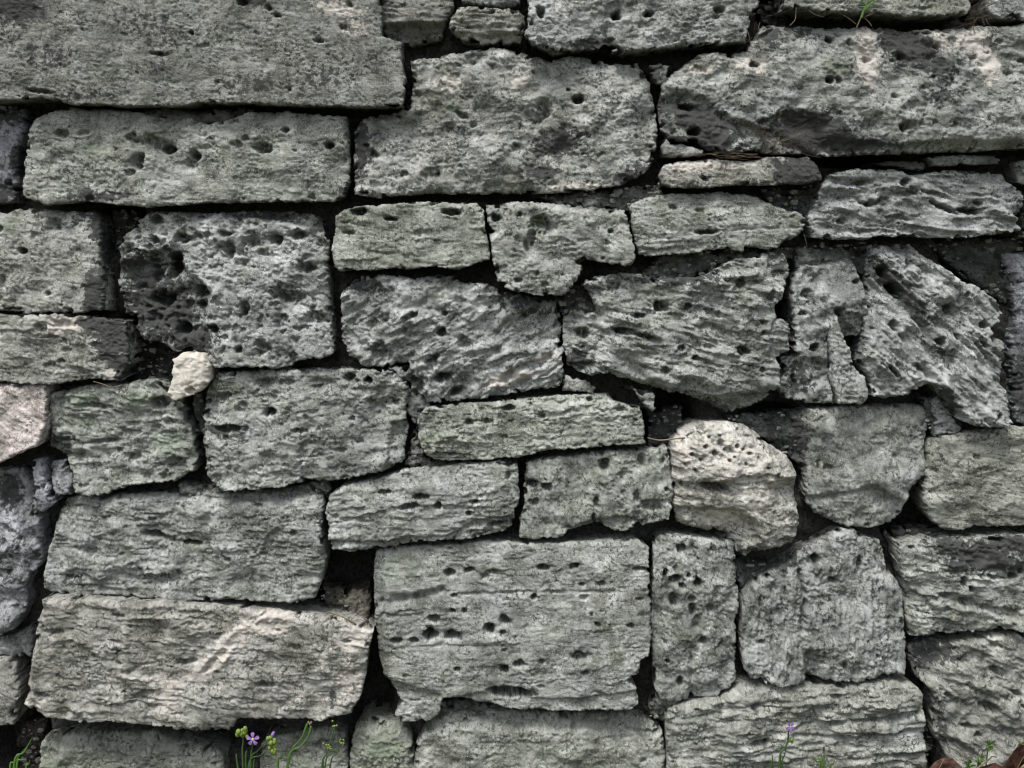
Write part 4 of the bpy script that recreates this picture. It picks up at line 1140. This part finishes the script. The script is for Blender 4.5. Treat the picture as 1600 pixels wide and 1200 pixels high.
# weeds bottom right
root = thing("weed", "small bright green leafy weed at the foot of the bottom right block", "weed", foot(1535, .075))
fb = Vector(root.location)
for (u0, v0, n_) in [(1531, 1190, 8), (1546, 1166, 7), (1515, 1194, 5), (1512, 1200, 4)]:
    P = smooth_path([fb, P3(u0 - 3, v0 + 8, .075), P3(u0, v0, .075)], 5)
    part("stem", tube(P, .0011), MAT_STEM, root)
    for i in range(n_):
        a = 2 * math.pi * i / n_ + rp.uniform(-.4, .4)
        c = P3(u0 + rp.uniform(-3, 3), v0 + rp.uniform(-6, 7), .078)
        e = c + Vector((math.cos(a) * .009, -.004, math.sin(a) * .008 + .002))
        part("leaf", blade((c, (c + e) / 2 + Vector((0, 0, .001)), e), .005), MAT_BLADE, root)


def dead_leaf(name, label, pts_uv, p, mat, bulge, group=None, lean=.0):
    """an outline on a tilted curled sheet with thickness, standing against the wall foot"""
    A = np.array(pts_uv, float)
    cx_, cy_ = A.mean(0)
    c = P3(cx_, cy_, p)
    rings = 9
    n = len(A)
    V = []
    for k in range(rings + 1):
        s = k / rings
        for (a, b) in A:
            q = P3(cx_ + (a - cx_) * s, cy_ + (b - cy_) * s, p)
            fx = ((a - cx_) * .82 + (b - cy_) * .57) * s * .001
            y = -p - bulge * .3 * (1 - s * s) - .45 * abs(fx) + lean * (q.z - c.z) + .0022 * math.sin(a * .5 * s + b * .3 + k) + .0012 * math.sin(a * 1.3 - b * .9 * s)
            V.append(Vector((q.x, y, q.z)) - c)
    nV = len(V)
    F = []
    for k in range(rings):
        for i in range(n):
            F.append((k * n + i, k * n + (i + 1) % n, (k + 1) * n + (i + 1) % n, (k + 1) * n + i))
    V += [v + Vector((0, .0007, 0)) for v in V[:nV]]
    F += [tuple(nV + i for i in reversed(f)) for f in F[:]]
    for i in range(n):
        a, b = rings * n + i, rings * n + (i + 1) % n
        F.append((a, b, nV + b, nV + a))
    root = thing(name, label, "dead leaf", c, group)
    part("leaf_blade", ([v + c for v in V], F), mat, root)
    return root


def vein(root, pts, p):
    part("leaf_vein", tube(smooth_path([P3(a, b, p) for a, b in pts], 4), .0006), MAT_DRY, root)


DL = "dead leaves on the ground at the wall foot"
r_ = dead_leaf("dead_leaf", "curled brown dead leaf with a lighter rim at the foot of the bottom right block", [(1436, 1209), (1446, 1196), (1457, 1188), (1472, 1182), (1489, 1185), (1500, 1195), (1510, 1207), (1508, 1230), (1480, 1250), (1440, 1245), (1428, 1222)], .115, MAT_LEAF, .022, DL)
vein(r_, [(1452, 1240), (1462, 1212), (1475, 1186)], .14)
r_ = dead_leaf("dead_leaf", "dark maroon dead leaf standing up in the bottom right corner", [(1562, 1206), (1564, 1190), (1571, 1176), (1586, 1156), (1602, 1150), (1630, 1160), (1650, 1190), (1650, 1230), (1600, 1250), (1562, 1240), (1554, 1222)], .105, MAT_LEAF, .018, DL)
vein(r_, [(1575, 1240), (1590, 1200), (1610, 1165)], .126)
r_ = dead_leaf("dead_leaf", "tan dead leaf half under the maroon one in the bottom right corner", [(1582, 1200), (1592, 1190), (1610, 1186), (1640, 1190), (1655, 1215), (1640, 1245), (1600, 1250), (1580, 1230), (1577, 1212)], .14, MAT_LEAFT, .015, DL)
r_ = dead_leaf("dead_leaf", "reddish brown dead leaf lying between two others at the bottom edge", [(1505, 1202), (1525, 1194), (1555, 1192), (1575, 1200), (1578, 1225), (1545, 1245), (1510, 1235)], .12, MAT_LEAF, .012, DL)
root = thing("grass_shoot", "green grass blade slanting across the maroon dead leaf", "grass blade", Vector((P3(1612, 1200, .13).x, -.13, gz(P3(1612, 1200, .13).x, -.13))))
part("leaf", blade((root.location, P3(1608, 1180, .132), P3(1595, 1162, .132), P3(1580, 1146, .132)), .004), MAT_BLADE, root)
tw = thing("dry_twig", "thin tan twig rising between the dead leaves at the bottom right", "twig", P3(1520, 1204, .125))
part("stem", tube(smooth_path([P3(1500, 1218, .135), P3(1525, 1202, .14), P3(1546, 1186, .14), P3(1550, 1182, .14), P3(1558, 1183, .14)], 4), .0011), MAT_DRY, tw)

# ------------------------------------------------------------------ plant and roots in the top joint
tj = thing("grass_sprig", "bright green grass sprig hanging in the joint at the top right", "grass sprig", P3(1340, 42, .02))
for e, r0, m_ in [(((1338, 44), (1345, 28), (1350, 18)), .0009, MAT_DRY)]:
    part("stem", tube(smooth_path([P3(a, b, .028) for a, b in e], 5), r0), m_, tj)
for e, ww in [(((1346, 28), (1350, 16), (1354, 6), (1362, -14)), .006), (((1347, 24), (1352, 12), (1368, 2), (1380, -6)), .004), (((1352, 10), (1345, 11), (1340, 10)), .0028), (((1350, 18), (1358, 10), (1366, 12)), .004), (((1350, 14), (1362, 6), (1370, 10)), .0035), (((1353, 8), (1347, 2), (1345, -12)), .004), (((1355, 6), (1362, 0), (1372, 4)), .003)]:
    part("leaf", blade([P3(a, b, .034) for a, b in e], ww), MAT_BLADE, tj)
for e in [((1300, 19), (1312, 21), (1325, 28), (1338, 38)), ((1350, 27), (1358, 35), (1362, 41)), ((1352, 26), (1362, 22), (1367, 18))]:
    part("root", tube(smooth_path([P3(a, b, .024) for a, b in e], 5), .0006, 5), MAT_DRY, tj)
rt = thing("dry_plant", "thin dry brown stem hanging in the joint left of the green sprig", "dry stem", P3(1244, 14, .03))
for e in [((1244, 12), (1243, 28), (1240, 34), (1234, 40)), ((1262, 14), (1272, 22), (1288, 27))]:
    part("stem", tube(smooth_path([P3(a, b, .024) for a, b in e], 5), .00055, 5), MAT_DRY, rt)


def roots(label, cx_, cy_, sx, sy, n, p, seed):
    r = random.Random(seed)
    t = thing("dry_roots", label, "roots", P3(cx_, cy_, p))
    for i in range(n):
        a0 = r.uniform(0, 2 * math.pi)
        x, y = cx_ + r.uniform(-sx, sx) * .6, cy_ + r.uniform(-sy, sy) * .6
        pts = [(x, y, p)]
        for k in range(4):
            a0 += r.uniform(-.5, .5)
            x += math.cos(a0) * sx * .28
            y += math.sin(a0) * sy * .28
            pts.append((x, y, p + r.uniform(-.004, .006)))
        part("root", tube(smooth_path([P3(*q) for q in pts], 3), r.uniform(.0002, .00045), 4), MAT_ROOT if i % 5 else MAT_DRY, t)
    return t


roots("bunch of dark fibrous roots in the hole at the top right edge", 1530, 18, 34, 24, 26, .012, 3)
roots("faint tangle of fine roots under the black stained corner of the top right block", 1225, 216, 60, 26, 26, .018, 4)
roots("thin dark rootlets hanging beside the black gap near the top edge", 1180, 62, 10, 26, 10, .016, 6)
roots("wisps of dry roots above the thin cream slab", 1120, 242, 60, 8, 16, .016, 8)
root = thing("fine_rootlet", "hair thin rootlet hanging under the wedge of layered stone", "rootlet", P3(1259, 372, .02))
part("root", tube(smooth_path([P3(1256, 366, .02), P3(1260, 380, .022), P3(1261, 393, .02)], 4), .0005, 5), MAT_ROOT, root)
root = thing("dry_straw", "brown straw lying under the long thin block beside the cream boulder", "straw", P3(1030, 690, 0))
part("stem", tube(smooth_path([P3(1012, 684, -.004), P3(1030, 688, .004), P3(1050, 686, .008), P3(1070, 684, .008)], 4), .0013), MAT_DRY, root)
root = thing("dry_straw", "grey dry stalk lying on the slab in the dark gap at lower centre", "straw", P3(530, 962, 0))
part("stem", tube(smooth_path([P3(514, 957, .0), P3(530, 962, .008), P3(545, 969, .012), P3(556, 975, .012)], 4), .0013), MAT_DRY, root)
root = thing("dry_straw", "short brown grass stalk on the mossy block below the black stained corner", "straw", P3(165, 600, .01))
part("stem", tube(smooth_path([P3(146, 596, .014), P3(160, 600, .018), P3(176, 605, .018), P3(192, 601, .016)], 4), .0007), MAT_DRY, root)

# ------------------------------------------------------------------ short turf in front of the wall, below the picture
rg = np.random.RandomState(3)
nb = 9000
bx = rg.uniform(-1.6, 1.6, nb)
by = -(.10 + 1.5 * rg.rand(nb) ** 1.3)
bz = GZ + .010 * pn(bx * 3, by * 3, 2) + .006 * pn(bx * 11, by * 11, 3)
hgt = rg.uniform(.012, .032, nb)
ang = rg.uniform(0, 2 * np.pi, nb)
wd = rg.uniform(.001, .002, nb)
lx, ly = np.cos(ang) * hgt * .5, np.sin(ang) * hgt * .5
V0 = np.stack([bx - wd, by, bz - .003], 1)
V1 = np.stack([bx + wd, by, bz - .003], 1)
V2 = np.stack([bx + lx, by + ly, bz + hgt], 1)
V3_ = np.stack([bx, by + wd, bz - .003], 1)
VV = np.stack([V0, V1, V2, V3_], 1).reshape(-1, 3)
ff = []
for i in range(nb):
    k = i * 4
    ff += [(k, k + 1, k + 2), (k + 1, k + 3, k + 2), (k + 3, k, k + 2)]
t_ = mesh_obj("grass", VV.tolist(), ff, MAT_BLADE, smooth=False)
t_["kind"] = "stuff"
t_["label"] = "short green turf at the foot of the wall"
t_["category"] = "grass"
print("TRIANGLES", NTRI)
